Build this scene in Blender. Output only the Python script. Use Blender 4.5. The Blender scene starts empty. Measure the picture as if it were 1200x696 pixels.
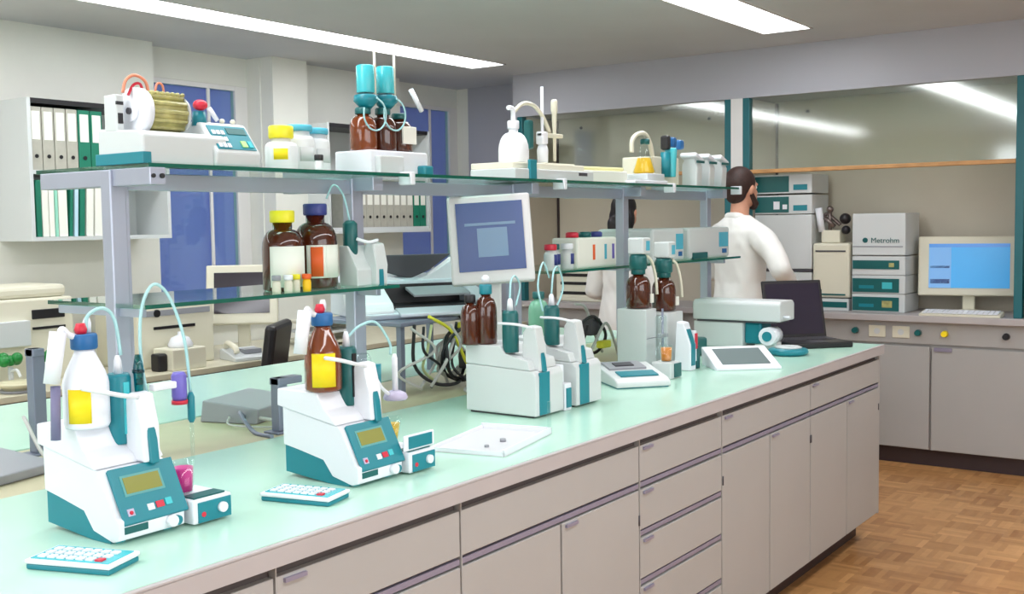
import bpy, bmesh, math, random
from mathutils import Vector, Matrix
random.seed(7)
S = bpy.context.scene
C = S.collection
PI = math.pi

# ------------------------------------------------------------------ camera, world, lights, exposure
cam_d = bpy.data.cameras.new('camera'); cam = bpy.data.objects.new('camera', cam_d); C.objects.link(cam)
cam_d.sensor_width = 36; cam_d.lens = 1274.7 / 1200 * 36; cam_d.clip_start = .05
yaw, pitch, roll = math.radians(35.554), math.radians(3.94), math.radians(-.857)
fw = Vector((math.cos(yaw)*math.cos(pitch), math.sin(yaw)*math.cos(pitch), -math.sin(pitch)))
rt = Vector((math.sin(yaw), -math.cos(yaw), 0)); up = rt.cross(fw)
rt2 = rt*math.cos(roll) + up*math.sin(roll); up2 = -rt*math.sin(roll) + up*math.cos(roll)
M = Matrix((rt2, up2, -fw)).transposed().to_4x4(); M.translation = (0, 0, 1.48)
cam.matrix_world = M
S.camera = cam
W = bpy.data.worlds.new('world'); S.world = W; W.use_nodes = True
W.node_tree.nodes['Background'].inputs[0].default_value = (.8, .88, 1, 1)
W.node_tree.nodes['Background'].inputs[1].default_value = 2.2
LAMP = 11.0                                  # emission of the ceiling diffusers
DAY_LAMP = 45.0                                # power of the two unseen daylight lamps behind the camera
S.view_settings.view_transform = 'Standard'; S.view_settings.look = 'None'
S.view_settings.gamma = 1; S.view_settings.use_curve_mapping = False
S.view_settings.exposure = .0
def area(name, loc, rot, sx, sy, power, col):
    l = bpy.data.lights.new(name, 'AREA'); l.shape = 'RECTANGLE'; l.size = sx; l.size_y = sy
    l.energy = power; l.color = col
    o = bpy.data.objects.new(name, l); C.objects.link(o); o.location = loc; o.rotation_euler = rot
    return o
# unseen area lamps for daylight from behind the camera; those walls have no windows
area('day_lamp_front', (-1.93, 1.6, 1.65), (PI/2, 0, -PI/2), 3.0, 1.4, DAY_LAMP, (.86, .93, 1))
area('day_lamp_right', (1.6, -1.53, 1.65), (PI/2, 0, 0), 3.4, 1.4, DAY_LAMP, (.9, .95, 1))

# ------------------------------------------------------------------ materials
def lin(c): return tuple((x/12.92 if x <= .04045 else ((x+.055)/1.055)**2.4) for x in (v/255 for v in c)) + (1,)
MATS = {}
def mat(name, col, rough=.5, metal=0., emit=0., noise=.0, scale=20, coat=0., alpha=None, ecol=None):
    if name in MATS: return MATS[name]
    m = bpy.data.materials.new(name); m.use_nodes = True; nt = m.node_tree
    b = nt.nodes['Principled BSDF']; c = lin(col)
    b.inputs['Base Color'].default_value = c; b.inputs['Roughness'].default_value = rough
    b.inputs['Metallic'].default_value = metal; b.inputs['Coat Weight'].default_value = coat
    n = nt.nodes.new('ShaderNodeTexNoise'); n.inputs['Scale'].default_value = scale; n.inputs['Detail'].default_value = 4
    r = nt.nodes.new('ShaderNodeValToRGB')
    k = noise
    r.color_ramp.elements[0].color = (c[0]*(1-k), c[1]*(1-k), c[2]*(1-k), 1); r.color_ramp.elements[0].position = .3
    r.color_ramp.elements[1].color = (min(1, c[0]*(1+k)), min(1, c[1]*(1+k)), min(1, c[2]*(1+k)), 1); r.color_ramp.elements[1].position = .7
    tc = nt.nodes.new('ShaderNodeTexCoord')
    nt.links.new(tc.outputs['Object'], n.inputs['Vector'])
    nt.links.new(n.outputs['Fac'], r.inputs['Fac']); nt.links.new(r.outputs['Color'], b.inputs['Base Color'])
    if emit:
        b.inputs['Emission Color'].default_value = lin(ecol or col); b.inputs['Emission Strength'].default_value = emit
    MATS[name] = m; return m
def glass(name, tint=(235, 250, 245), refl=1.0, rough=.02):
    m = bpy.data.materials.new(name); m.use_nodes = True; nt = m.node_tree; nt.nodes.clear()
    o = nt.nodes.new('ShaderNodeOutputMaterial'); mx = nt.nodes.new('ShaderNodeMixShader')
    t = nt.nodes.new('ShaderNodeBsdfTransparent'); g = nt.nodes.new('ShaderNodeBsdfGlossy'); f = nt.nodes.new('ShaderNodeLayerWeight')
    ml = nt.nodes.new('ShaderNodeMath'); ml.operation = 'MULTIPLY'; ml.inputs[1].default_value = refl
    t.inputs[0].default_value = lin(tint); g.inputs['Roughness'].default_value = rough; g.inputs[0].default_value = (1, 1, 1, 1)
    f.inputs['Blend'].default_value = .5
    pw = nt.nodes.new('ShaderNodeMath'); pw.operation = 'POWER'; pw.inputs[1].default_value = 4.5; nt.links.new(f.outputs['Facing'], pw.inputs[0])
    ad = nt.nodes.new('ShaderNodeMath'); ad.operation = 'MULTIPLY_ADD'; ad.inputs[1].default_value = .95; ad.inputs[2].default_value = .045; nt.links.new(pw.outputs[0], ad.inputs[0])
    nt.links.new(ad.outputs[0], ml.inputs[0]); nt.links.new(ml.outputs[0], mx.inputs[0])
    nt.links.new(t.outputs[0], mx.inputs[1]); nt.links.new(g.outputs[0], mx.inputs[2]); nt.links.new(mx.outputs[0], o.inputs[0])
    MATS[name] = m; return m
WALL = mat('wall_paint', (226, 226, 218), .8, noise=.03, scale=3)
CEIL = mat('ceiling_paint', (204, 206, 210), .85, noise=.03, scale=2)
SOFF = mat('hood_panel_paint', (176, 176, 184), .45, noise=.02, scale=2)
HOODB = mat('hood_lining', (196, 187, 170), .4, noise=.05, scale=2)
CABF = mat('cabinet_laminate', (172, 170, 168), .45, noise=.02, scale=4)
EDGE = mat('worktop_edge', (180, 174, 174), .5, noise=.03, scale=8)
GAP = mat('cabinet_gap_brown', (88, 78, 76), .7)
GRIP = mat('grip_lilac_metal', (146, 140, 160), .4, .2)
PLIN = mat('plinth_brown', (58, 44, 46), .5)
MINT = mat('mint_worktop', (188, 227, 208), .22, noise=.03, scale=3)
TAN = mat('service_strip_laminate', (196, 190, 158), .5, noise=.06, scale=6)
WHITE = mat('white_plastic', (232, 234, 240), .35)
GREY = mat('light_grey_plastic', (208, 212, 212), .4)
MGREY = mat('mid_grey_plastic', (150, 152, 158), .45)
DGREY = mat('dark_grey_plastic', (70, 68, 74), .45)
BLACK = mat('black_plastic', (24, 22, 26), .4)
CREAM = mat('cream_plastic', (222, 218, 198), .45)
TEAL = mat('teal_plastic', (22, 128, 142), .35)
DTEAL = mat('dark_teal_plastic', (14, 92, 92), .35)
LTEAL = mat('light_teal_plastic', (70, 190, 200), .25)
HTEAL = mat('teal_frame_paint', (20, 100, 108), .4)
YEL = mat('yellow_label', (250, 222, 10), .5)
CYEL = mat('yellow_cap', (238, 226, 40), .4)
BLUEC = mat('blue_cap', (28, 98, 158), .4)
NAVY = mat('navy_cap', (50, 60, 130), .4)
LBLUE = mat('light_blue_cap', (80, 180, 205), .4)
RED = mat('red_plastic', (205, 36, 60), .35)
ORANGE = mat('orange_label', (232, 96, 32), .5)
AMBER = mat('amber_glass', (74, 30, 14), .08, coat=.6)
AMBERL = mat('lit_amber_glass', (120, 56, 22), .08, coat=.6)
MAG = mat('magenta_solution', (236, 16, 150), .4)
YSOL = mat('yellow_solution', (250, 196, 14), .4)
OSOL = mat('orange_solution', (244, 140, 24), .4)
PURP = mat('purple_plastic', (110, 100, 190), .35)
LAV = mat('lavender_plastic', (190, 182, 208), .35)
ALU = mat('brushed_aluminium', (176, 180, 196), .38, .55)
STEEL = mat('stand_steel', (128, 134, 152), .4, .4)
LCD = mat('olive_lcd', (128, 128, 44), .3, emit=.12)
OCH = mat('greenish_tubes', (176, 170, 110), .3, noise=.25, scale=40)
PINKT = mat('orange_tube', (222, 140, 110), .4)
BINDG = mat('binder_grey_board', (176, 174, 162), .7, noise=.06, scale=30)
BINDT = mat('binder_green_board', (14, 118, 92), .6)
PAPER = mat('paper_white', (238, 238, 228), .7)
def cloth(name, col):
    m = bpy.data.materials.new(name); m.use_nodes = True; nt = m.node_tree; nt.nodes.clear()
    o = nt.nodes.new('ShaderNodeOutputMaterial'); x = nt.nodes.new('ShaderNodeMixShader'); d = nt.nodes.new('ShaderNodeBsdfDiffuse'); t = nt.nodes.new('ShaderNodeBsdfTranslucent')
    d.inputs[0].default_value = lin(col); t.inputs[0].default_value = lin(col); x.inputs[0].default_value = .5
    nt.links.new(d.outputs[0], x.inputs[1]); nt.links.new(t.outputs[0], x.inputs[2]); nt.links.new(x.outputs[0], o.inputs[0]); return m
BLIND = cloth('blue_blind_fabric', (186, 172, 226))
BLIND2 = cloth('blue_blind_fabric_far', (176, 164, 212))
FRAMEW = mat('window_frame_paint', (226, 224, 222), .5)
WOOD = mat('sash_handle_wood', (196, 146, 92), .45, noise=.15, scale=12)
COAT = mat('white_coat_cotton', (236, 234, 230), .85, noise=.02, scale=10)
SKIN = mat('skin', (206, 150, 124), .5, noise=.03, scale=30)
HAIRB = mat('dark_brown_hair', (50, 28, 22), .6, noise=.3, scale=60)
HAIRK = mat('black_hair', (20, 14, 16), .5, noise=.3, scale=60)
TROUS = mat('dark_trousers', (44, 48, 66), .9)
SHOE = mat('shoe_leather', (30, 26, 24), .5)
GREEN = mat('green_tap_handle', (20, 128, 52), .3)
LWOOD = mat('pale_basin_rim', (214, 208, 176), .5)
CABLE = mat('grey_cable', (190, 190, 186), .5)
KCABLE = mat('black_cable', (34, 34, 38), .5)
YPLUG = mat('yellow_cable', (226, 220, 60), .5)
SCRB = mat('screen_blue_glow', (60, 160, 225), .2, emit=.32)
SCRB2 = mat('screen_panel_glow', (110, 165, 220), .2, emit=.32)
SCRM = mat('screen_dim_blue', (60, 80, 130), .25, emit=.10)
SCRM2 = mat('screen_window_grey', (104, 130, 158), .25, emit=.14)
SCRD = mat('screen_off_dark', (60, 54, 62), .1)
GEDGE = mat('green_glass_edge', (16, 92, 76), .15)
GL = glass('clear_glass', (222, 244, 236), .9)
GLS = glass('sash_glass', (246, 250, 246), 2.6, .07)
GLV = glass('vessel_glass', (246, 251, 250), .8)
GLT = glass('teal_tinted_glass', (60, 175, 185), 1.0)
TTUBE = mat('pale_teal_tubing', (168, 214, 218), .2)
LAMPM = mat('lamp_diffuser', (255, 252, 240), .5, emit=LAMP, ecol=(247, 250, 255))
def parquet():
    m = bpy.data.materials.new('mosaic_parquet'); m.use_nodes = True; nt = m.node_tree; b = nt.nodes['Principled BSDF']
    def n(t): return nt.nodes.new(t)
    tc = n('ShaderNodeTexCoord'); L = nt.links.new
    def mth(op, a, b2=None):
        q = n('ShaderNodeMath'); q.operation = op
        for i, v in enumerate((a, b2)):
            if v is None: continue
            if isinstance(v, (int, float)): q.inputs[i].default_value = v
            else: L(v, q.inputs[i])
        return q.outputs[0]
    mp = n('ShaderNodeMapping'); mp.inputs['Rotation'].default_value = (0, 0, 0); L(tc.outputs['Object'], mp.inputs['Vector'])
    sp = n('ShaderNodeSeparateXYZ'); L(mp.outputs[0], sp.inputs[0])
    B = 1/.13
    x = mth('MULTIPLY', sp.outputs[0], B); y = mth('MULTIPLY', sp.outputs[1], B)
    fx, fy = mth('FLOOR', x), mth('FLOOR', y)
    par = mth('MODULO', mth('ABSOLUTE', mth('ADD', fx, fy)), 2)
    lx, ly = mth('SUBTRACT', x, fx), mth('SUBTRACT', y, fy)
    s = mth('ADD', mth('MULTIPLY', lx, par), mth('MULTIPLY', ly, mth('SUBTRACT', 1, par)))
    st = mth('FLOOR', mth('MULTIPLY', s, 5))
    cb = n('ShaderNodeCombineXYZ'); L(fx, cb.inputs[0]); L(fy, cb.inputs[1]); L(st, cb.inputs[2])
    wn = n('ShaderNodeTexWhiteNoise'); L(cb.outputs[0], wn.inputs['Vector'])
    cb2 = n('ShaderNodeCombineXYZ'); L(fx, cb2.inputs[0]); L(fy, cb2.inputs[1])
    wn2 = n('ShaderNodeTexWhiteNoise'); L(cb2.outputs[0], wn2.inputs['Vector'])
    no = n('ShaderNodeTexNoise'); no.inputs['Scale'].default_value = 30; L(tc.outputs['Object'], no.inputs['Vector'])
    v = mth('ADD', mth('ADD', mth('MULTIPLY', wn.outputs[0], .45), mth('MULTIPLY', wn2.outputs[0], .4)), mth('MULTIPLY', no.outputs['Fac'], .3))
    r = n('ShaderNodeValToRGB'); L(v, r.inputs[0])
    r.color_ramp.elements[0].color = lin((158, 106, 58)); r.color_ramp.elements[0].position = .1
    r.color_ramp.elements[1].color = lin((212, 160, 104)); r.color_ramp.elements[1].position = 1
    L(r.outputs[0], b.inputs['Base Color']); b.inputs['Roughness'].default_value = .35
    return m
FLOOR = parquet()

# ------------------------------------------------------------------ mesh helpers
class MB:
    def __init__(s): s.bm = bmesh.new(); s.mi = 0
    def _fin(s, geom_faces, n0):
        for f in geom_faces: f.material_index = s.mi
    def m(s, i): s.mi = i; return s
    def box(s, x0, x1, y0, y1, z0, z1, bev=0., seg=2, rot=None, piv=None):
        r = bmesh.ops.create_cube(s.bm, size=1)
        vs = r['verts']
        for v in vs:
            v.co = Vector(((x0+x1)/2 + v.co.x*(x1-x0), (y0+y1)/2 + v.co.y*(y1-y0), (z0+z1)/2 + v.co.z*(z1-z0)))
        fs = list({f for v in vs for f in v.link_faces})
        for f in fs: f.material_index = s.mi
        if bev:
            es = list({e for v in vs for e in v.link_edges})
            q = bmesh.ops.bevel(s.bm, geom=es, offset=bev, segments=seg, affect='EDGES', profile=.5)
            for f in q['faces']: f.material_index = s.mi
            vs = list({v for f in q['faces'] for v in f.verts} | {v for v in vs if v.is_valid})
        if rot is not None:
            bmesh.ops.rotate(s.bm, verts=vs, cent=piv or ((x0+x1)/2, (y0+y1)/2, (z0+z1)/2), matrix=rot)
        return s
    def lathe(s, prof, cx=0, cy=0, seg=24, axis='Z', org=None, cap=True):
        """prof: list of (r, h); axis Z unless direction vector given with org"""
        rings = []
        if axis == 'Z': o = Vector((cx, cy, 0)); ax = Vector((0, 0, 1)); u = Vector((1, 0, 0)); w = Vector((0, 1, 0))
        else:
            ax = Vector(axis).normalized(); o = Vector(org)
            u = ax.orthogonal().normalized(); w = ax.cross(u)
        for r, h in prof:
            rings.append([s.bm.verts.new(o + ax*h + (u*math.cos(2*PI*i/seg) + w*math.sin(2*PI*i/seg))*max(r, 1e-4)) for i in range(seg)])
        for a, b in zip(rings, rings[1:]):
            for i in range(seg):
                f = s.bm.faces.new((a[i], a[(i+1) % seg], b[(i+1) % seg], b[i])); f.material_index = s.mi; f.smooth = True
        if cap:
            for rg, rev in ((rings[0], True), (rings[-1], False)):
                f = s.bm.faces.new(rg[::-1] if rev else rg); f.material_index = s.mi
        return s
    def cyl(s, p0, p1, r0, r1=None, seg=16):
        p0, p1 = Vector(p0), Vector(p1); d = p1 - p0
        return s.lathe([(r0, 0), (r0 if r1 is None else r1, d.length)], axis=d, org=p0, seg=seg)
    def ball(s, c, r, sx=1, sy=1, sz=1, seg=16):
        q = bmesh.ops.create_uvsphere(s.bm, u_segments=seg, v_segments=max(6, seg//2), radius=r)
        for v in q['verts']: v.co = Vector((v.co.x*sx, v.co.y*sy, v.co.z*sz)) + Vector(c)
        for f in {f for v in q['verts'] for f in v.link_faces}: f.material_index = s.mi; f.smooth = True
        return s
    def tube(s, pts, r, seg=8, n=6):
        P = [Vector(p) for p in pts]; path = []
        if len(P) > 2:                        # Catmull-Rom
            Q = [P[0]*2 - P[1]] + P + [P[-1]*2 - P[-2]]
            for i in range(1, len(Q)-2):
                for k in range(n):
                    t = k/n; a, b, c, d = Q[i-1], Q[i], Q[i+1], Q[i+2]
                    path.append(.5*((2*b) + (c-a)*t + (2*a-5*b+4*c-d)*t*t + (3*b-a-3*c+d)*t**3))
            path.append(P[-1])
        else: path = P
        rings = []; pu = None
        for i, p in enumerate(path):
            t = (path[min(i+1, len(path)-1)] - path[max(i-1, 0)])
            t = t.normalized() if t.length > 1e-9 else Vector((0, 0, 1))
            u = t.orthogonal().normalized() if pu is None else (pu - t*pu.dot(t)).normalized()
            pu = u; w = t.cross(u)
            rings.append([s.bm.verts.new(p + (u*math.cos(2*PI*k/seg) + w*math.sin(2*PI*k/seg))*r) for k in range(seg)])
        for a, b in zip(rings, rings[1:]):
            for k in range(seg):
                f = s.bm.faces.new((a[k], a[(k+1) % seg], b[(k+1) % seg], b[k])); f.smooth = True; f.material_index = s.mi
        for rg in (rings[0][::-1], rings[-1]):
            f = s.bm.faces.new(rg); f.material_index = s.mi
        return s
    def prism(s, prof, a, b, axis='X', bev=0.):
        """extrude closed 2d polygon; axis X: prof=(y,z); Y: (x,z); Z: (x,y)"""
        def P(p, t): return {'X': (t, p[0], p[1]), 'Y': (p[0], t, p[1]), 'Z': (p[0], p[1], t)}[axis]
        A = [s.bm.verts.new(P(p, a)) for p in prof]; B = [s.bm.verts.new(P(p, b)) for p in prof]
        fs = [s.bm.faces.new(A), s.bm.faces.new(B[::-1])]
        n = len(prof)
        for i in range(n): fs.append(s.bm.faces.new((A[i], B[i], B[(i+1) % n], A[(i+1) % n])))
        for f in fs: f.material_index = s.mi
        if bev:
            es = list({e for f in fs for e in f.edges})
            q = bmesh.ops.bevel(s.bm, geom=es, offset=bev, segments=2, affect='EDGES', profile=.5)
            for f in q['faces']: f.material_index = s.mi
        return s
    def build(s, name, mats, parent=None, label=None):
        bmesh.ops.recalc_face_normals(s.bm, faces=s.bm.faces)
        me = bpy.data.meshes.new(name); s.bm.to_mesh(me); s.bm.free()
        for m in (mats if isinstance(mats, (list, tuple)) else [mats]): me.materials.append(m)
        o = bpy.data.objects.new(name, me); C.objects.link(o)
        if parent: o.parent = parent
        if label: o['label'] = label
        return o
def T(name, label, cat, loc=(0, 0, 0), rz=0, group=None):
    o = bpy.data.objects.new(name, None); C.objects.link(o); o.empty_display_size = .05
    o.location = loc; o.rotation_euler = (0, 0, math.radians(rz)); o['label'] = label; o['category'] = cat
    if group: o['group'] = group
    return o
def tag(o, label, cat, group=None):
    o['label'] = label; o['category'] = cat
    if group: o['group'] = group
    return o
def struct(o): o['kind'] = 'structure'; return o
def bx(name, m, parent, *a, bev=0., label=None, **k): return MB().box(*a, bev=bev, **k).build(name, m, parent, label)
def text(s, size, loc, rot, m, parent, name='lettering', depth=.0006):
    cu = bpy.data.curves.new(name, 'FONT'); cu.body = s; cu.size = size; cu.extrude = depth; cu.align_x = 'CENTER'; cu.align_y = 'CENTER'
    to = bpy.data.objects.new(name+'_tmp', cu); C.objects.link(to)
    bpy.context.view_layer.update()
    me = bpy.data.meshes.new_from_object(to.evaluated_get(bpy.context.evaluated_depsgraph_get()))
    bpy.data.objects.remove(to)
    me.materials.clear(); me.materials.append(m)
    o = bpy.data.objects.new(name, me); C.objects.link(o); o.parent = parent; o.location = loc; o.rotation_euler = rot
    return o

# ------------------------------------------------------------------ the room
X0, X1, Y0, Y1, H = -2.0, 7.07, -1.6, 5.38, 2.55
struct(bx('floor', FLOOR, None, X0-.1, X1+.1, Y0-.1, Y1+.3, -.1, 0))
# ceiling with slots cut for the lamps
LY = [(4.365, 4.655), (2.225, 2.525), (.085, .385)]
mb = MB(); ys = [Y0-.1] + [v for p in sorted(LY) for v in p] + [Y1+.3]
for i in range(0, len(ys), 2): mb.box(X0-.1, X1+.1, ys[i], ys[i+1], H, H+.12)
for a, b in LY: mb.box(6.08, X1+.1, a, b, H, H+.12); mb.box(X0-.1, -1.02, a, b, H, H+.12)
struct(mb.build('ceiling', CEIL))
for (a, b), lb in zip(LY, ('long recessed strip light in the ceiling nearest the windows with blue blinds',
                          'recessed strip light in the ceiling over the front edge of the island',
                          'recessed strip light in the ceiling over the aisle by the camera')):
    t = T('ceiling_light', lb, 'ceiling light', (2.5, (a+b)/2, H), 0, 'recessed ceiling lights')
    h = (b-a)/2
    bx('diffuser', LAMPM, t, -3.5, 3.565, -h+.012, h-.012, .006, .02)
    m = MB(); m.box(-3.52, 3.58, -h, -h+.012, -.004, .06); m.box(-3.52, 3.58, h-.012, h, -.004, .06)
    m.box(-3.52, -3.5, -h, h, -.004, .06); m.box(3.565, 3.58, -h, h, -.004, .06)
    m.build('frame', FRAMEW, t)
# left wall: piers between two window recesses; recess backs at Y=5.5
mb = MB()
mb.box(X0-.1, 3.99, Y1, Y1+.25, 0, H); mb.box(4.79, 5.45, Y1, Y1+.25, 0, H); mb.box(5.45, 6.14, Y1, Y1+.25, 0, H); mb.box(6.97, X1+.1, Y1, Y1+.25, 0, H)
mb.box(3.99, 4.79, Y1+.12, Y1+.25, 2.37, H); mb.box(6.14, 6.97, Y1+.12, Y1+.25, 2.40, H)
mb.box(3.99, 4.79, Y1, Y1+.25, 0, .9); mb.box(6.14, 6.97, Y1, Y1+.25, 0, .9)
struct(mb.build('wall_left', WALL))
struct(bx('trim_1', WALL, None, 4.80, 5.10, Y1-.11, Y1, 0, H))      # boxed pier between the windows
for i, (a, b, z1, bm_) in enumerate(((3.99, 4.79, 2.37, BLIND), (6.14, 6.97, 2.40, BLIND2))):
    y = Y1 + .12
    m = MB(); m.box(a+.001, a+.04, y, y+.05, .901, z1-.001); m.box(b-.10, b-.001, y, y+.05, .901, z1-.001); m.box(a+.041, b-.101, y, y+.05, z1-.03, z1-.001); m.box(a+.041, b-.101, y, y+.05, .901, .95)
    m.box(a+.48, a+.50, y, y+.012, .951, z1-.031)
    w = struct(m.build('window_%d' % (i+1), FRAMEW))
    bx('blind', bm_, w, a+.04, b-.1, y+.045, y+.055, .95, z1-.03)
    bx('pane', GL, w, a+.04, b-.1, y+.018, y+.024, .95, z1-.03)
    bx('sill', FRAMEW, w, a, b, Y1-.03, y+.05, .88, .9)
struct(bx('baseboard_left', PLIN, None, X0, X1, Y1-.015, Y1, 0, .08))
# end wall behind the hoods, and the two walls behind the camera (plain)
struct(bx('wall_back', HOODB, None, X1, X1+.1, Y0, Y1+.25, 0, H))
struct(bx('wall_right', WALL, None, X0-.1, X1+.1, Y0-.1, Y0, 0, H))
struct(bx('wall_front', WALL, None, X0-.1, X0, Y0, Y1, 0, H))
struct(bx('trim_2', SOFF, None, 6.96, X1, 4.85, 5.38, 0, H))        # service duct in the corner

# ------------------------------------------------------------------ fume hoods along the end wall
HX = 6.57
struct(MB().box(HX, X1, Y0, 4.66, 2.26, H).box(HX-.012, HX, Y0, 4.66, 2.245, 2.275).build('trim_3', SOFF))
def hood(y0, y1, label, sash_z, ceil_strip=True):
    t = T('fume_hood', label, 'fume hood', (HX, (y0+y1)/2, .9), 0, 'fume hoods')
    h = (y1-y0)/2; z1 = 1.345
    m = MB(); m.box(.06, X1-HX-.005, h-.03, h, .0, z1); m.box(.06, X1-HX-.005, -h, -h+.03, 0, z1)
    m.box(X1-HX-.02, X1-HX-.005, -h+.03, h-.03, 0, z1)
    m.build('lining', HOODB, t)
    m = MB(); m.box(X1-HX-.035, X1-HX-.019, h-.044, h-.028, 0, z1)
    m.build('corner_joint', PLIN, t)
    for s in (-1, 1): bx('side_post', HTEAL, t, -.01, .05, s*h-(.045 if s > 0 else 0), s*h+(.045 if s < 0 else 0), 0, z1, bev=.004)
    sa = bx('sash', GLS, t, .016, .022, -h+.045, h-.045, sash_z-.9, z1)
    bx('sash_handle', WOOD, sa, -.005, .045, -h+.045, h-.045, sash_z-.925, sash_z-.9, bev=.004)
    m = MB()
    for yy in (-h*.55, h*.7):
        m.ball((X1-HX-.03, yy, 1.28), .012)
    m.build('lining_knob', DGREY, t)
    return t
hood(2.94, 4.62, 'fume hood behind the man, its glass sash raised above the shelf bottles', 1.80)
hood(1.20, 2.86, 'fume hood at the right with wood-edged sash above the blue screened monitor', 1.79)
hood(-1.59, 1.17, 'fume hood running on past the right edge of the view', 1.79)
struct(bx('trim_4', FRAMEW, None, HX-.01, HX+.05, 2.86, 2.94, .9, 2.26))
struct(bx('trim_5', SOFF, None, HX, X1, 4.62, 4.66, 0, 2.26))
# hood base cabinets: worktop, service panel, doors
t = T('hood_worktop', 'grey stone worktop running along under the fume hoods', 'worktop', (HX, 2.3, .9))
bx('slab', EDGE, t, -.05, X1-HX-.005, Y0-2.3, 4.62-2.3, -.04, 0, bev=.004)
pan = T('service_panel', 'beige service panel with sockets and valve knobs under the hood worktop', 'service panel', (HX, 2.3, .73))
bx('panel', CABF, pan, -.0, .03, Y0-2.3, 4.62-2.3, 0, .13)
for yy in (2.0, 1.86): 
    s_ = bx('socket', CREAM, pan, -.008, 0, yy-2.3-.05, yy-2.3+.05, .03, .1, bev=.003)
    MB().cyl((-.010, yy-2.3, .065), (-.002, yy-2.3, .065), .018).build('socket_hole', GREY, s_)
for yy, m_ in ((2.13, DTEAL), (1.76, DTEAL), (1.61, YEL), (1.28, BLACK)):
    MB().cyl((-.035, yy-2.3, .065), (0, yy-2.3, .065), .016, .02).build('knob', m_, pan, 'yellow valve knob' if m_ is YEL else 'dark valve knob')
def door_bank(name, label, x, y0, y1, n):
    t = T(name, label, 'cabinet', (x, (y0+y1)/2, 0)); h = (y1-y0)/2
    bx('carcass', CABF, t, .02, X1-x-.01, -h, h, .1, .73)
    bx('plinth', PLIN, t, .05, X1-x-.01, -h, h, 0, .1)
    for i in range(n):
        a = -h + 2*h*i/n; b = -h + 2*h*(i+1)/n
        d = bx('door', CABF, t, .0, .019, a+.006, b-.006, .105, .712, bev=.002)
        bx('handle', GRIP, d, -.008, 0, b-.12, b-.02, .69, .712)
for y0, y1, lb in ((1.69, 2.36, 'grey base cabinet beyond the far end of the island, under the instrument stack'),
                   (.85, 1.69, 'grey base cabinet under the blue screened monitor'),
                   (2.36, 3.2, 'grey base cabinet behind the man'), (3.2, 4.6, 'grey base cabinet under the far fume hood'),
                   (-1.6, .85, 'grey base cabinet beyond the right edge of the view')):
    door_bank('base_cabinet', lb, HX, y0, y1, 2 if y1-y0 > 1 else 1)

# ------------------------------------------------------------------ wall cupboards with binders on the left wall
def binder(x, y, z, w, h, d, board, lean, label, group, first={}):
    key = (board.name, w, h)
    if key not in first:
        t = T('ring_binder', label, 'binder', (x, y, z), 0, group)
        bx('cover', board, t, -w/2, w/2, 0, d, 0, h, bev=.002)
        bx('spine_label', PAPER, t, -w*.36, w*.36, -.002, 0, h*.48, h*.93)
        MB().cyl((0, -.003, h*.22), (0, 0, h*.22), w*.16).build('finger_hole', BLACK, t)
        first[key] = t
    else:
        s = first[key]; t = s.copy(); C.objects.link(t); t.location = (x, y, z); t['label'] = label; t['group'] = group
        for ch in list(s.children):
            c = ch.copy(); C.objects.link(c); c.parent = t
    t.rotation_euler = (0, lean, 0)
    return t
def cupboard(x0, x1, z0, z1, zs, label):
    t = T('wall_shelf_unit', label, 'shelf unit', ((x0+x1)/2, Y1, z0), 0); h = (x1-x0)/2
    m = MB(); d = -.30
    m.box(-h, -h+.02, d, 0, 0, z1-z0); m.box(h-.02, h, d, 0, 0, z1-z0); m.box(-h+.02, h-.02, d, 0, 0, .02)
    m.build('carcass', GREY, t)
    bx('top_rail', BLACK, t, -h+.02, h-.02, d, 0, z1-z0-.025, z1-z0)
    bx('back_panel', GREY, t, -h+.02, h-.02, -.012, 0, .02, z1-z0-.025)
    bx('shelf', GREY, t, -h+.02, h-.02, d+.01, -.012, zs-z0, zs-z0+.02)
    return t
cupboard(3.02, 3.85, 1.42, 2.13, 1.755, 'grey wall shelf unit holding two rows of files at the left edge')
cupboard(5.08, 6.11, 1.42, 2.14, 1.44, 'grey wall shelf unit with one row of files between the two blue windows')
ord_ = ['leftmost', 'second', 'third', 'fourth', 'fifth', 'sixth', 'seventh', 'eighth']
x = 3.075
for i in range(4):
    binder(x, 5.10, 1.775, .062, .315, .26, BINDG, 0, 'grey marbled ring binder, %s of the four on the upper left shelf' % ord_[i], 'grey binders on the upper left shelf'); x += .0665
for i in range(2):
    binder(x+.003, 5.10, 1.775, .068, .315, .26, BINDT, 0, '%s green ring binder on the upper left shelf' % ('left hand' if i == 0 else 'right hand'), 'green binders on the upper left shelf'); x += .072
x = 5.42
for i in range(8):
    binder(x, 5.10, 1.46, .066, .315, .26, BINDG, 0, 'grey marbled ring binder, %s of eight on the shelf between windows' % ord_[i], 'grey binders between the windows'); x += .069
for i in range(2):
    binder(x+.004, 5.10, 1.46, .066, .315, .26, BINDT, 0, '%s green ring binder beside grey ones between the windows' % ('left hand' if i == 0 else 'right hand'), 'green binders between the windows'); x += .07
x = 3.06
cols = [('green', BINDT, .03), ('white', PAPER, .036), ('white', PAPER, .03), ('pale green', mat('pale_green_board', (150, 214, 190), .6), .018), ('white', PAPER, .05), ('green', BINDT, .018), ('pale blue', mat('pale_blue_board', (190, 220, 235), .6), .022), ('green', BINDT, .03), ('white', PAPER, .042), ('white', PAPER, .045), ('white', PAPER, .03)]
pn = ['first', 'second', 'third', 'fourth', 'fifth', 'sixth', 'seventh', 'eighth', 'ninth', 'tenth', 'eleventh']
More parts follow.
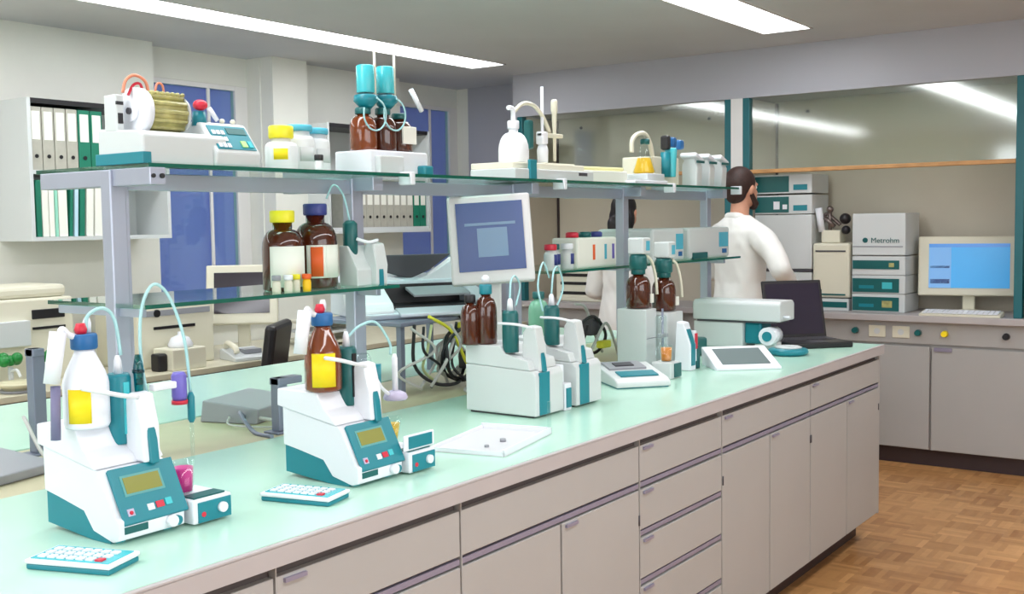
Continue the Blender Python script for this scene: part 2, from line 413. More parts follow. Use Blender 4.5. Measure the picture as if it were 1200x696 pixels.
for i, (cn, m_, w) in enumerate(cols):
    o = MB().box(0, w-.002, 0, .24, 0, .285, bev=.002).build('file_folder', m_)
    o.location = (x, 5.10, 1.441); o.rotation_euler = (0, .05 if i > 4 else 0, 0)
    tag(o, '%s upright folder, %s from the left on the lower left shelf' % (cn, pn[i]), 'folder', 'folders on the lower left shelf')
    x += w + (.008 if i > 3 else .002)

# ------------------------------------------------------------------ desk along the left wall
t = T('wall_desk', 'long cream desk along the left wall under the windows', 'desk', (2.5, 4.95, .75))
bx('desktop', mat('desk_top', (206, 200, 176), .45, noise=.04), t, -3.9, 4.04, -.41, .42, -.03, 0, bev=.003)
bx('shade_strip', PLIN, t, -3.88, 4.02, -.37, -.35, -.12, -.03)  # dark brown strip standing in for the shadow under the desk top
for xx in (-3.8, -1.5, .9, 3.2, 4.0): bx('leg', GREY, t, xx-.02, xx+.02, -.38, .38, -.75, -.03)

# ------------------------------------------------------------------ the island
IX1, IY0, IY1 = 4.985, 1.485, 3.45
MY0, MY1 = 2.25, 2.70
YF = IY0+.02
t = T('island_worktop', 'mint green island worktop with beige edge and tan service strip', 'worktop', (2.3, IY0, .9))
m = MB()
for a, b in ((0, MY0-IY0), (MY1-IY0, IY1-IY0)): m.box(-2.6, IX1-2.3-.006, a+.012, b, -.006, 0)
m.build('mint_top', MINT, t)
m = MB().box(-2.6, IX1-2.3, 0, IY1-IY0, -.042, -.006); m.box(-2.6, IX1-2.3, 0, .012, -.006, 0, bev=.002)
m.build('edge_board', EDGE, t)
bx('service_strip', TAN, t, -2.6, IX1-2.3-.006, MY0-IY0, MY1-IY0, -.006, -.001)
def unit(x0, x1, label, kind):
    t = T('base_cabinet', label, 'cabinet', ((x0+x1)/2, YF, 0)); h = (x1-x0)/2
    bx('carcass', GAP, t, -h+.001, h-.001, .018, .9, .12, .855)
    bx('plinth', PLIN, t, -h, h, .1, .88, 0, .12)
    bx('side_panel', CABF, t, h-.004 if x1 > 4.9 else -h+.001, h+(.012 if x1 > 4.9 else 0)-.0 if x1 > 4.9 else -h+.004, .0, .9, .12, .855) 
    def tab(p, xx, zz): bx('handle', GRIP, p, xx, xx+.055, -.007, 0, zz-.014, zz-.006)
    def grip(z, p): bx('grip_strip', GRIP, p, -h+.004, h-.004, .002, .014, z, z+.013)
    if kind == 'drawers':
        zs = [(.728, .832), (.585, .702), (.440, .560), (.290, .415), (.125, .265)]
        for a, b in zs:
            d = bx('drawer', CABF, t, -h+.004, h-.004, 0, .018, a, b, bev=.0015)
            tab(d, -h+.02, b); 
        for a, b in zs[:-1]: grip(a-.018, t)
    else:
        d = bx('drawer', CABF, t, -h+.004, h-.004, 0, .018, .728, .832, bev=.0015)
        if x1 - x0 < .6 or x0 > 3: tab(d, -h+.02, .832)
        grip(.708, t)
        n = 2
        for i in range(n):
            a = -h + 2*h*i/n + .004; b = -h + 2*h*(i+1)/n - .004
            q = bx('door', CABF, t, a, b, 0, .018, .125, .702, bev=.0015)
            if i == 1: tab(q, a+.015, .702)
            MB().cyl((b-.001 if i else a+.001, -.001, .60), (b-.001 if i else a+.001, -.001, .63), .003).build('hinge', DGREY, q)
for x0, x1, k, lb in ((.50, 1.341, 'doors', 'beige island base cabinet cut off by the bottom left of the view'),
                      (1.341, 1.893, 'doors', 'narrow beige island base cabinet left of the wide drawer fronted one'),
                      (1.893, 2.724, 'doors', 'beige island base cabinet with wide top drawer left of the drawer stack'),
                      (2.724, 3.285, 'drawers', 'beige island cabinet with a stack of drawers'),
                      (3.285, 4.103, 'doors', 'beige island base cabinet right of the drawer stack'),
                      (4.103, 4.972, 'doors', 'beige island base cabinet at the far corner by the open floor')):
    unit(x0, x1, lb, k)
for x0, x1, lb in ((.5, 2.7, 'beige cabinet on the aisle side of the island, near half'), (2.7, 4.972, 'beige cabinet on the aisle side of the island, far half')):
    t = T('base_cabinet', lb, 'cabinet', ((x0+x1)/2, IY1-.02, 0)); h = (x1-x0)/2
    bx('carcass', CABF, t, -h, h, -.93, -.018, .12, .855); bx('plinth', PLIN, t, -h, h, -.93, -.1, 0, .12)
    for i in range(4): bx('door', CABF, t, -h+h/2*i+.003, -h+h/2*(i+1)-.003, -.018, 0, .125, .84, bev=.0015)

# ------------------------------------------------------------------ shelf rack over the island
UZ, LZ = 1.632, 1.297
PY = 2.33
rack = T('shelf_rack', 'aluminium post rack with green-edged glass shelves along the middle of the island', 'shelf rack', (3.25, PY, .9))
def W2(x): return x-3.25
for px in (1.60, 2.43, 3.27, 4.08, 4.90):
    m = MB(); a = W2(px)
    m.box(a-.022, a+.022, -.02, .02, 0, UZ-.9-.012, bev=.003); m.box(a+.024, a+.034, -.012, .012, 0, UZ-.9-.012)
    p = m.build('post', ALU, rack)
    ar = bx('shelf_arm', ALU, p, a-.014, a+.03, -.165 if px == 1.6 else -.10, .29, UZ-.9-.052, UZ-.9-.011, bev=.002)
    if px == 1.6:
        MB().cyl((a-.006, -.17, UZ-.9-.031), (a-.006, -.164, UZ-.9-.031), .005).cyl((a+.018, -.17, UZ-.9-.031), (a+.018, -.164, UZ-.9-.031), .006).build('bolt', BLACK, ar)
    if px != 3.27: bx('shelf_arm', ALU, p, a-.010, a+.010, -.10, .24, LZ-.9-.032, LZ-.9-.011, bev=.002)
m = MB()
for a, b in ((1.62, 2.41), (2.45, 3.25), (3.29, 4.06), (4.10, 4.88)): m.box(W2(a)+.01, W2(b), -.012, .018, UZ-.9-.06, UZ-.9-.018, bev=.002)
m.build('top_rail', ALU, rack)
def gshelf(x0, x1, y0, y1, z, seams=()):
    o = bx('glass_shelf', GL, rack, W2(x0), W2(x1), y0-PY+.004, y1-PY-.004, z-.9-.010, z-.9)
    bx('polished_edge', GEDGE, o, W2(x0), W2(x1), y0-PY, y0-PY+.004, z-.9-.010, z-.9); bx('polished_edge', GEDGE, o, W2(x0), W2(x1), y1-PY-.004, y1-PY, z-.9-.010, z-.9)
gshelf(1.60, 3.27, 2.185, 2.66, UZ); gshelf(3.275, 5.00, 2.185, 2.66, UZ)
gshelf(1.58, 2.48, 2.19, 2.60, LZ); gshelf(3.34, 4.07, 2.19, 2.60, LZ); gshelf(4.09, 5.0, 2.19, 2.60, LZ)
m = MB()
for xx in (2.54, 3.40, 4.28, 4.98):
    MB().box(W2(xx)-.010, W2(xx)+.010, -.152, -.10, UZ-.9-.034, UZ-.9+.006, bev=.003).build('shelf_clip', WHITE, rack)
# service posts on the tan strip
for (xx, yy, hh, lb) in ((1.545, 2.62, .275, 'tall grey cable post behind the titrator with the white bottle'), (2.08, 2.30, .155, 'short grey cable post behind the titrator with the brown bottle')):
    t = T('cable_post', lb, 'cable post', (xx, yy, .899))
    bx('column', STEEL, t, -.012, .022, -.016, .016, .006, hh, bev=.002); bx('foot', STEEL, t, -.03, .04, -.03, .03, 0, .006, bev=.002)
    bx('head', STEEL, t, -.012, .075 if hh < .2 else .02, -.02, .02, hh-.02, hh, bev=.002)

# ------------------------------------------------------------------ generic lab items
def bottle(name, label, loc, r, h, body, cap, capname='cap', labels=(), cr=None, caph=.028, rz=0, group=None, cat='bottle', neck=.25, shoulder=.62):
    """bottle with its foot at loc; labels: list of (z0, z1, a0, a1, mat, name)"""
    t = T(name, label, cat, loc, rz, group); cr = cr or r*.45
    hb = h - caph
    prof = [(r*.93, 0), (r, .006), (r, hb*shoulder)]
    for k in range(1, 6):
        a = k/5*PI/2; prof.append((r - (r-cr*.85)*(1-math.cos(a)), hb*shoulder + (hb*.90-hb*shoulder)*math.sin(a)))
    prof.append((cr*.85, hb+.004))
    MB().lathe(prof).build('body', body, t)
    MB().lathe([(cr*1.02, hb), (cr*1.08, hb+.004), (cr*1.08, h-.003), (cr*.98, h)]).build(capname, cap, t)
    for (z0, z1, a0, a1, m_, nm, *ex) in labels: arc(z0, z1, a0, a1, r + (ex[0] if ex else 0), m_, nm, t)
    return t
def arc(z0, z1, a0, a1, r, m_, nm, t, cx=0, cy=0):
    mb = MB(); n = 12; R1 = r+.0012; R0 = r-.001; A = [math.radians(a0 + (a1-a0)*i/n) for i in range(n+1)]
    def V(R, a, z): return mb.bm.verts.new((cx+R*math.sin(a), cy-R*math.cos(a), z))
    g = [[V(R1, a, z0), V(R1, a, z1), V(R0, a, z1), V(R0, a, z0)] for a in A]
    for p, q in zip(g, g[1:]):
        for k in range(4):
            f = mb.bm.faces.new((p[k], q[k], q[(k+1) % 4], p[(k+1) % 4])); f.smooth = k == 0
    mb.bm.faces.new(g[0]); mb.bm.faces.new(g[-1][::-1])
    return mb.build(nm, m_, t)
def reagent(t, x, y, z, r, h, body, lab, drying=True, cap=BLUEC, stopper=True, cone=False):
    """a reagent bottle that is fitted on an instrument, as one part with sub-parts"""
    cr = r*.52; hb = h*.80
    prof = [(r*.93, 0), (r, .006), (r, hb*.62)]
    for k in range(1, 6):
        a = k/5*PI/2; prof.append((r - (r-cr*.85)*(1-math.cos(a)), hb*.62 + (hb*.95-hb*.62)*math.sin(a)))
    prof.append((cr*.85, hb))
    if cone: prof = [(r*.93, 0), (r, .006), (r, hb*.56), (r*.96, hb*.62), (r*.84, hb*.72), (cr*.95, hb*.93), (cr*.85, hb*.96), (cr*.85, hb)]
    b = MB().lathe([(p, q+z) for p, q in prof], x, y).build('reagent_bottle', body, t)
    MB().lathe([(cr*1.05, z+hb), (cr*1.12, z+hb+.003), (cr*1.12, z+h-.012), (cr, z+h-.008)], x, y).build('bottle_cap', cap, b)
    if stopper: MB().lathe([(.010, z+h-.008), (.012, z+h), (.008, z+h+.012)], x-.006, y).build('stopper', RED, b)
    if stopper: MB().lathe([(.007, z+h-.008), (.008, z+h+.010), (.005, z+h+.02)], x+.014, y+.01).build('spout', WHITE, b)
    if lab: arc(z+.012, z+hb*(.62 if cap is BLUEC and body is AMBERL else .54)-.004, -80, -5 if body is AMBERL else -22, r, lab, 'bottle_label', b, x, y)
    if drying:
        MB().tube([(x-.012, y, z+h-.015), (x-.03, y, z+h-.008), (x-.045, y, z+h+.004), (x-.055, y, z+h-.02)], .006).cyl((x-.052, y, z+h-.0), (x-.070, y, z+h-.095), .0155, .0145).build('drying_tube', WHITE, b)
    return b

def titrator(loc, rz, label, body, lab, panel_seed, sti=True, beaker=None, bot_z=.205, bottle_xy=(.03, .13)):
    """desk titrator: local X right (0..w), Y depth, Z up, front at Y=0"""
    t = T('titrator', label, 'titrator', loc, rz)
    w, d = .145, .235
    side = [(.0, .010), (.0, .045), (.012, .05), (.05, .125), (.06, .132), (d, .162), (d, .075), (d-.13, .055), (d-.155, .018), (.02, .004)]
    MB().prism(side, 0, w, 'X', bev=.0025).build('housing', WHITE, t)
    MB().prism([(d-.004, .012), (d-.004, .074), (d-.135, .052), (d-.155, .016), (.03, .006), (.03, .0), (d-.15, .0)], .002, w-.002, 'X', bev=.001).build('base', TEAL, t)
    bx('foot', LTEAL, t, .012, .03, .025, .045, -.001, .006); bx('foot', LTEAL, t, w-.03, w-.012, .025, .045, -.001, .006)
    # sloping control panel
    n = Vector((0, -.9, .45)).normalized()
    p = MB().prism([(-.003, .038), (.0, .034), (.052, .128), (.046, .134)], .012, w+.008, 'X', bev=.001).build('control_panel', TEAL, t)
    dy, dz = .046/.096, 1
    def on(x0, x1, s0, s1, th, m_, nm):      # plate lying on the sloping panel; s measured in z
        def q(s, o): y = -.003 + (s-.038)*(.049/.096); return (y - o*.89, s + o*.45)
        return MB().prism([q(s0, -.001), q(s0, th), q(s1, th), q(s1, -.001)], x0, x1, 'X').build(nm, m_, p)
    on(.030, .118, .083, .119, .0012, mat('lcd_surround', (90, 160, 160), .4), 'display_frame')
    on(.035, .113, .087, .115, .002, LCD, 'display')
    on(.024, .038, .050, .062, .002, LAV, 'key'); MB().ball((.031, -.003+.018*.51-.002, .056), .004).build('key', RED, p)
    on(.068, .082, .052, .063, .002, WHITE, 'key'); on(.087, .104, .053, .064, .002, RED, 'key'); on(.108, .122, .054, .066, .002, LTEAL, 'key')
    # lower fascia with card slot and knob
    bx('card_slot', DTEAL, t, .012, .062, -.0015, .004, .020, .033)
    kn = MB().cyl((.112, -.012, .024), (.112, .004, .024), .011).build('knob', WHITE, t)
    MB().cyl((.126, -.008, .022), (.126, .004, .022), .009).build('knob', TEAL, t)
    # exchange unit sitting on top
    eu = MB().prism([(.062, .134), (.075, .150), (.10, .165), (.12, .205), (d+.012, .205), (d+.014, .165)], -.004, w*.66, 'X', bev=.003)
    eu.prism([(.062, .134), (.075, .150), (.10, .165), (d+.01, .19), (d+.01, .163)], w*.6, w+.004, 'X', bev=.003)
    e = eu.build('exchange_unit', WHITE, t)
    # tower in front of the burette with teal fin
    tw = MB().prism([(.040, .133), (.046, .20), (.058, .262), (.082, .266), (.095, .25), (.10, .165), (.09, .135)], .088, .128, 'X', bev=.005).build('tower', WHITE, t)
    MB().prism([(.034, .130), (.039, .175), (.048, .205), (.056, .20), (.06, .134)], .100, .120, 'X', bev=.003).build('fin', TEAL, tw)
    MB().tube([(.092, .058, .258), (.05, .05, .268), (.01, .055, .280), (-.004, .09, .285)], .0045).build('bottle_guard', WHITE, t)
    # burette
    b = MB().lathe([(.023, .165), (.0235, .168), (.0235, .292), (.020, .300)], .090, .115).build('burette', DTEAL if panel_seed else TEAL, t)
    MB().lathe([(.009, .299), (.007, .325), (.004, .335)], .090, .115).build('burette_valve', WHITE, b)
    MB().box(.084, .096, .0895, .0925, .185, .285).build('burette_window', BLACK if panel_seed else LTEAL, b)
    reagent(t, bottle_xy[0], bottle_xy[1], bot_z, .042, .185, body, lab, cone=True)
    if sti:
        s = MB().box(w+.012, w+.105, -.012, .10, .004, .052, bev=.004).build('stirrer', WHITE, t)
        MB().box(w+.022, w+.102, -.0145, -.010, .006, .046, bev=.001).build('stirrer_front', TEAL, s)
        MB().box(w+.02, w+.095, -.004, .03, .050, .055).build('stirrer_label', DTEAL, s)
        MB().cyl((w+.078, -.022, .028), (w+.078, -.012, .028), .010).build('knob', WHITE, s)
        MB().cyl((w+.034, -.016, .022), (w+.034, -.012, .022), .005).build('switch', RED, s)
        MB().box(w+.015, w+.018, .09, .1, .05, .06).build('tab', WHITE, s)
    return t
def beaker(label, loc, r0, r1, h, m_, lvl, cat='beaker'):
    t = T('beaker', label, cat, loc)
    MB().lathe([(r0, 0), (r1, h), (r1-.0015, h), (r0-.0015, .002)], cap=False).lathe([(r0-.001, .0), (r0-.001, .002)]).build('glass_wall', GLV, t)
    k = r0 + (r1-r0)*lvl
    MB().lathe([(r0-.002, .0022), (k-.002, h*lvl)]).build('solution', m_, t)
    return t

# ---- titrator with white bottle (near left) and its gear
tA = titrator((1.163, 1.718, .9), 0, 'titrator with white yellow-labelled bottle and pink beaker beside it', mat('white_bottle_plastic', (240, 242, 250), .3), YEL, 0, True, bot_z=.205)
MB().box(.135, .19, .066, .084, .262, .276, bev=.003).build('holder_arm', WHITE, tA)
hd = MB().lathe([(.013, .235), (.015, .245), (.015, .285), (.011, .292)], .20, .075).build('electrode_holder', PURP, tA)
MB().lathe([(.016, .228), (.016, .236)], .20, .075).build('holder_ring', RED, hd)
el = MB().lathe([(.002, .095), (.004, .10), (.004, .19)], .222, .068).build('electrode', GLV, tA)
MB().lathe([(.004, .188), (.0075, .195), (.0075, .24), (.004, .25)], .222, .068).build('electrode_head', TEAL, el)
MB().tube([(.14, .09, .23), (.125, .09, .33), (.13, .09, .42), (.158, .09, .468), (.19, .085, .445), (.212, .07, .36), (.222, .068, .25)], .0032).build('dosing_tube', TTUBE, tA)
MB().tube([(.035, .13, .385), (.04, .13, .415), (.065, .12, .428), (.09, .12, .405), (.098, .115, .335)], .0035).build('dosing_tube', TTUBE, tA)
MB().lathe([(.009, .262), (.010, .31), (.006, .335)], .118, .09).lathe([(.012, .30), (.012, .306)], .118, .09).build('titration_valve', GLT, tA)
MB().cyl((-.036, .13, .19), (-.032, .13, .29), .009).build('cable_clip', mat('muted_violet', (120, 116, 150), .5), tA)
beaker('beaker of bright pink solution on the stirrer beside the nearest titrator', (1.349, 1.772, .956), .019, .023, .062, MAG, .80)

# ---- titrator with amber bottle
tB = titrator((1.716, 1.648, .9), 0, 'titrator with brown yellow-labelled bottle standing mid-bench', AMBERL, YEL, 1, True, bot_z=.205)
MB().tube([(.095, .115, .32), (.12, .1, .345), (.165, .09, .35), (.205, .085, .30), (.208, .085, .27)], .0032).build('dosing_tube', TTUBE, tB)
el = MB().lathe([(.007, .17), (.007, .26), (.004, .27)], .222, .085).build('electrode', WHITE, tB)
MB().lathe([(.027, .160), (.030, .165), (.026, .175), (.012, .182)], .222, .085).build('vessel_lid', LAV, tB)
MB().tube([(.13, .08, .25), (.17, .085, .20), (.20, .085, .175)], .0045).build('holder_arm', WHITE, tB)
MB().lathe([(.008, .20), (.009, .25)], .178, .1).build('electrode', TEAL, tB)
MB().lathe([(.024, .13), (.024, .26), (.018, .275)], .155, .13).build('glass_cell', GLV, tB)
bx('keypad', WHITE, tB, .148, .255, -.006, .0, .055, .092, bev=.003); bx('keypad_face', TEAL, tB, .162, .245, -.008, -.005, .060, .088)
beaker('small conical beaker of yellow solution beside the mid-bench titrator', (1.932, 1.735, .9575), .009, .020, .062, YSOL, .75)

# ---- hand keypads
def keypad(label, loc, rz, ncol):
    t = T('keypad', label, 'keypad', loc, rz, 'hand keypads')
    L, D = .165, .085
    MB().box(-L/2, L/2, -D/2, D/2, 0, .010, bev=.003).build('base', TEAL, t)
    MB().box(-L/2-.002, L/2+.002, -D/2-.002, D/2+.002, .010, .018, bev=.003).build('cover', WHITE, t)
    MB().box(-L/2+.006, L/2-.006, -D/2+.006, D/2-.006, .0175, .0195).build('key_field', LTEAL, t)
    for i in range(7):
        for j in range(3):
            xx = -L/2+.022+i*.019; yy = -D/2+.018+j*.021
            if i == 6 and j == 0: m_ = RED
            else: m_ = WHITE
            MB().box(xx-.007, xx+.007, yy-.007, yy+.007, .0185, .0225, bev=.001).build('key', m_, t)
    return t
keypad('white and teal hand keypad at the bottom left corner of the bench', (1.065, 1.680, .9), -70, 7)
keypad('white and teal hand keypad in front of the mid-bench titrator', (1.592, 1.685, .9), -76, 7)

# ---- white dish tray
t = T('sample_tray', 'shallow white open tray with two round feet left of the paired dosing units', 'tray', (2.28, 1.70, .9), 12)
MB().box(-.16, .16, -.105, .105, 0, .004, bev=.001).build('plate', mat('tray_white', (214, 214, 218), .4), t)
m = MB(); m.box(-.16, .16, -.105, -.10, .003, .018); m.box(-.16, .16, .10, .105, .003, .012); m.box(-.16, -.155, -.105, .105, .003, .012); m.box(.155, .16, -.105, .105, .003, .018)
m.build('rim', WHITE, t); bx('upright', GLV, t, .150, .160, -.105, -.097, .018, .09)
MB().lathe([(.008, .004), (.008, .012)], .0, -.03).build('stud', MGREY, t); MB().lathe([(.006, .004), (.006, .010)], -.08, -.02).build('stud', MGREY, t)

# ---- paired dosing units in the middle
def doser(loc, w, label, d=.26, two=True):
    t = T('dosing_unit', label, 'dosing unit', loc, 0, 'paired dosing units')
    MB().prism([(0, .006), (0, .125), (.012, .14), (d, .15), (d, .006)], 0, w, 'X', bev=.004).build('housing', GREY, t)
    bx('foot', DGREY, t, .01, w-.01, .02, d-.01, 0, .006)
    bx('front_stripe', TEAL, t, .018, .072, -.003, .003, .008, .135, bev=.002)
    MB().prism([(.02, .141), (.03, .17), (.11, .185), (.13, .21), (d, .21), (d, .151)], .0, w-.006, 'X', bev=.003).build('exchange_unit', GREY, t)
    tw = MB().prism([(.004, .135), (.01, .20), (.022, .268), (.05, .272), (.066, .25), (.07, .15)], .030, .072, 'X', bev=.005).build('tower', GREY, t)
    MB().prism([(-.001, .135), (.004, .175), (.012, .20), (.022, .195), (.03, .135)], .040, .062, 'X', bev=.003).build('fin', TEAL, tw)
    MB().tube([(.04, .03, .262), (.0, .025, .272), (-.02, .06, .28), (-.018, .12, .28)], .004).build('bottle_guard', WHITE, t)
    b = MB().lathe([(.024, .19), (.025, .193), (.025, .305), (.02, .315)], .03, .11).build('burette', DTEAL, t)
    MB().lathe([(.010, .314), (.008, .345), (.004, .352)], .03, .11).build('burette_valve', WHITE, b)
    return t
d1 = doser((2.615, 1.788, .9), .15, 'left dosing unit of the middle pair, with a brown bottle behind')
d2 = doser((2.84, 1.788, .9), .15, 'right dosing unit of the middle pair, beside the small flat balance')
reagent(d1, .035, .205, .21, .034, .19, AMBER, None, False, TEAL, False)
MB().lathe([(.012, .40), (.013, .412), (.005, .42)], .035, .205).build('bottle_plug', WHITE, d1)
reagent(d1, -.005, .235, .21, .030, .16, AMBER, None, False, BLACK, False)
reagent(d2, .09, .20, .21, .034, .15, mat('vessel_green', (120, 180, 150), .2), None, False, DTEAL, False)
MB().tube([(.03, .11, .35), (.05, .12, .40), (.10, .14, .415), (.14, .15, .38), (.13, .16, .32)], .0032).build('dosing_tube', TTUBE, d1)
MB().tube([(.03, .11, .35), (.06, .12, .42), (.12, .14, .43), (.16, .15, .36), (.12, .16, .28)], .0032).build('dosing_tube', TTUBE, d2)
MB().tube([(-.02, .11, .30), (-.03, .12, .38), (.03, .14, .45), (.08, .15, .40)], .0032).build('dosing_tube', TTUBE, d2)
st = bx('stirrer', WHITE, d1, .158, .196, -.0, .10, 0, .085, bev=.004)
bx('stirrer_front', TEAL, st, .164, .190, -.003, .001, .01, .07)
bx('electrode_rest', WHITE, st, .162, .184, .02, .045, .085, .14, bev=.003)

# ---- flat balance-like terminal
t = T('bench_balance', 'flat grey balance with dark display and teal trim beside the dosing units', 'balance', (3.38, 1.90, .9), -40)
MB().prism([(-.13, .004), (-.13, .022), (-.10, .034), (.10, .062), (.13, .055), (.13, .004)], -.10, .10, 'X', bev=.005).build('housing', GREY, t)
bx('base', TEAL, t, -.095, .095, -.12, .12, 0, .008)
R_ = Matrix.Rotation(math.atan2(.028, .2), 3, 'X')
MB().box(-.08, .06, .0, .09, .055, .062, rot=R_).build('weighing_plate', MGREY, t); 
MB().box(-.07, .07, -.09, -.03, .041, .045, rot=R_).build('display', TEAL, t)
MB().box(-.05, .02, .02, .06, .060, .066, rot=R_).build('display', DGREY, t)

# ---- titration stand E: box with two amber bottles, teal caps and white heads
t = T('titration_station', 'tall titration station with two brown bottles in front of the rack post', 'titration station', (3.70, 1.95, .9), 0)
MB().box(0, .085, .06, .19, 0, .235, bev=.004).build('housing', GREY, t)
MB().box(.10, .235, .02, .14, 0, .215, bev=.004).build('rear_housing', GREY, t)
bx('seam', MGREY, t, .002, .083, .058, .06, .12, .123)
for i, (xx, yy, zz) in enumerate(((.048, .12, .237), (.205, .09, .217))):
    b = reagent(t, xx, yy, zz, .048, .165, AMBER, None, False, DTEAL, False)
    MB().lathe([(.028, zz+.150), (.035, zz+.155), (.034, zz+.20), (.028, zz+.21)], xx, yy).build('burette_foot', DTEAL, b)
    MB().box(xx-.031, xx+.031, yy-.04, yy+.03, zz+.212, zz+.275, bev=.006).build('burette_head', GREY, b)
    MB().box(xx-.008, xx+.02, yy-.0415, yy-.039, zz+.225, zz+.262).build('blue_mark', LBLUE, b)
    MB().box(xx+.010, xx+.034, yy-.050, yy-.044, zz+.02, zz+.055).build('bottle_label', PAPER, b)
    MB().tube([(xx+.03, yy-.02, zz+.205), (xx+.055, yy-.03, zz+.18), (xx+.068, yy-.04, zz+.12), (xx+.070, yy-.045, zz+.05)], .006).build('dosing_tube', CREAM, b)
f = MB().prism([(-.10, 0), (-.10, .10), (-.07, .185), (-.04, .19), (-.03, 0)], .055, .105, 'X', bev=.005).build('tower', WHITE, t)
MB().prism([(-.103, .02), (-.103, .10), (-.082, .16), (-.07, .16), (-.07, .02)], .062, .095, 'X', bev=.002).build('tower_front', TEAL, f)
MB().box(.112, .132, -.09, -.04, .03, .15, bev=.003).build('side_pump', WHITE, t); MB().box(.114, .131, -.094, -.088, .08, .14).build('side_pump_front', RED, t)
bx('side_pump_foot', DTEAL, t, .134, .160, -.09, -.03, 0, .09, bev=.003)
s = bx('stirrer', GREY, t, -.175, -.095, -.135, -.055, 0, .06, bev=.004); bx('stirrer_front', DTEAL, s, -.150, -.098, -.139, -.134, .005, .055)
MB().cyl((.02, -.0, 0), (.02, -.0, .24), .0045).build('rod', STEEL, t)
MB().box(-.01, .04, -.015, .01, .13, .145, bev=.003).build('clamp', MGREY, t)
MB().lathe([(.022, .06), (.022, .215), (.016, .22)], -.05, -.03).build('glass_cell', GLV, t)
beaker('small beaker of orange solution at the foot of the tall titration station', (3.567, 1.855, .961), .020, .024, .058, OSOL, .85)

# ---- touch tablet
t = T('touch_terminal', 'white framed touch terminal lying tilted on the front of the bench', 'terminal', (3.97, 1.74, .9), -48)
MB().prism([(-.105, 0), (-.105, .012), (.095, .072), (.10, .066), (.085, 0)], -.13, .13, 'X', bev=.004).build('housing', WHITE, t)
ang = math.atan2(.06, .2)
MB().box(-.095, .095, -.075, .075, 0, .003, rot=Matrix.Rotation(ang, 3, 'X'), piv=(0, 0, 0)).build('screen', mat('terminal_screen', (96, 112, 112), .6), t).location = (0, -.005, .0415)
# ---- teal flat dish and teal box behind it
t = T('sensor_puck', 'flat teal and white puck in front of the open laptop', 'sensor puck', (4.42, 1.72, .9), -30)
MB().lathe([(.07, 0), (.085, .012), (.08, .026), (.06, .03)]).build('body', TEAL, t); MB().lathe([(.055, .029), (.058, .034), (.045, .038)]).build('top', GREY, t)
o = MB().box(-.06, .06, -.035, .035, 0, .075, bev=.012).build('instrument_case', DTEAL); o.location = (4.22, 2.06, .9); tag(o, 'rounded dark teal case on the bench under the long grey instrument', 'case')

# ---- long horizontal instrument
t = T('tube_furnace', 'long grey horizontal instrument with overhanging top left of the laptop', 'instrument', (4.62, 2.20, .9), -90)
# local X runs along its length
MB().box(-.02, .22, -.08, .08, 0, .117, bev=.006).build('lower_case', GREY, t)
MB().prism([(-.09, .125), (-.09, .20), (-.075, .215), (.06, .215), (.08, .20), (.08, .125)], -.02, .40, 'X', bev=.006).build('upper_case', GREY, t)
bx('seam', DGREY, t, 0, .38, -.084, .07, .117, .125)
bx('front_module', TEAL, t, .22, .30, -.06, .06, .02, .117, bev=.01)
MB().cyl((.34, -.09, .06), (.34, -.005, .06), .04).build('end_cap', WHITE, t); MB().cyl((.34, -.096, .06), (.34, -.088, .06), .022).build('end_cap_ring', TEAL, t)
MB().cyl((.395, -.05, .145), (.43, -.05, .145), .007).build('spigot', WHITE, t)
bx('foot', GREY, t, .31, .37, -.05, .0, 0, .03)

# ---- laptop
t = T('laptop', 'open black laptop with dark screen at the far end of the island', 'laptop', (4.865, 1.85, .9), -42)
MB().box(-.15, .15, -.24, .0, .0, .026, bev=.006).build('base', BLACK, t)
m = MB()
for i in range(12):
    for j in range(5): m.box(-.138+i*.023, -.138+i*.023+.0195, -.115+j*.0205, -.115+j*.0205+.017, .0255, .0285)
k = m.build('keyboard', DGREY, t); bx('touchpad', DGREY, t, -.04, .04, -.21, -.15, .0255, .0268)
Rb = Matrix.Rotation(math.radians(-14), 3, 'X')
l = MB().box(-.15, .15, -.004, .010, .02, .295, bev=.005, rot=Rb, piv=(0, 0, .02)).build('lid', BLACK, t)
MB().box(-.136, .136, -.0055, -.003, .04, .28, rot=Rb, piv=(0, 0, .02)).build('screen', mat('laptop_screen', (48, 42, 58), .15), l)

# ---- grey boxes and cables on the tan strip
o = T('power_box', 'grey sloping power box lying on the tan strip behind the mid-bench titrator', 'power supply', (2.22, 2.57, .9), 18)
MB().prism([(-.09, 0), (-.10, .045), (.09, .065), (.10, 0)], -.13, .13, 'X', bev=.004).build('case', MGREY, o)
MB().tube([(-.13, -.05, .02), (-.20, -.08, .045), (-.26, -.16, .006), (-.30, -.24, .005)], .006).build('cable', STEEL, o)
MB().tube([(-.12, -.08, .02), (-.10, -.20, .006), (.0, -.22, .006), (.08, -.20, .02), (.10, -.06, .02)], .005).build('cable', CABLE, o)
MB().tube([(-.13, .0, .02), (-.2, -.05, .01), (-.17, -.18, .005), (-.03, -.30, .005), (.06, -.27, .006)], .003).build('cable', CABLE, o)
o = T('power_box', 'grey flat power box on the tan strip at the left edge of the view', 'power supply', (1.28, 2.46, .9), 12)
MB().prism([(-.10, 0), (-.11, .025), (.11, .05), (.12, 0)], -.16, .16, 'X', bev=.004).build('case', MGREY, o)
MB().tube([(.16, -.05, .02), (.20, -.09, .01), (.24, .02, .01), (.27, .12, .10)], .005).build('cable', CABLE, o)

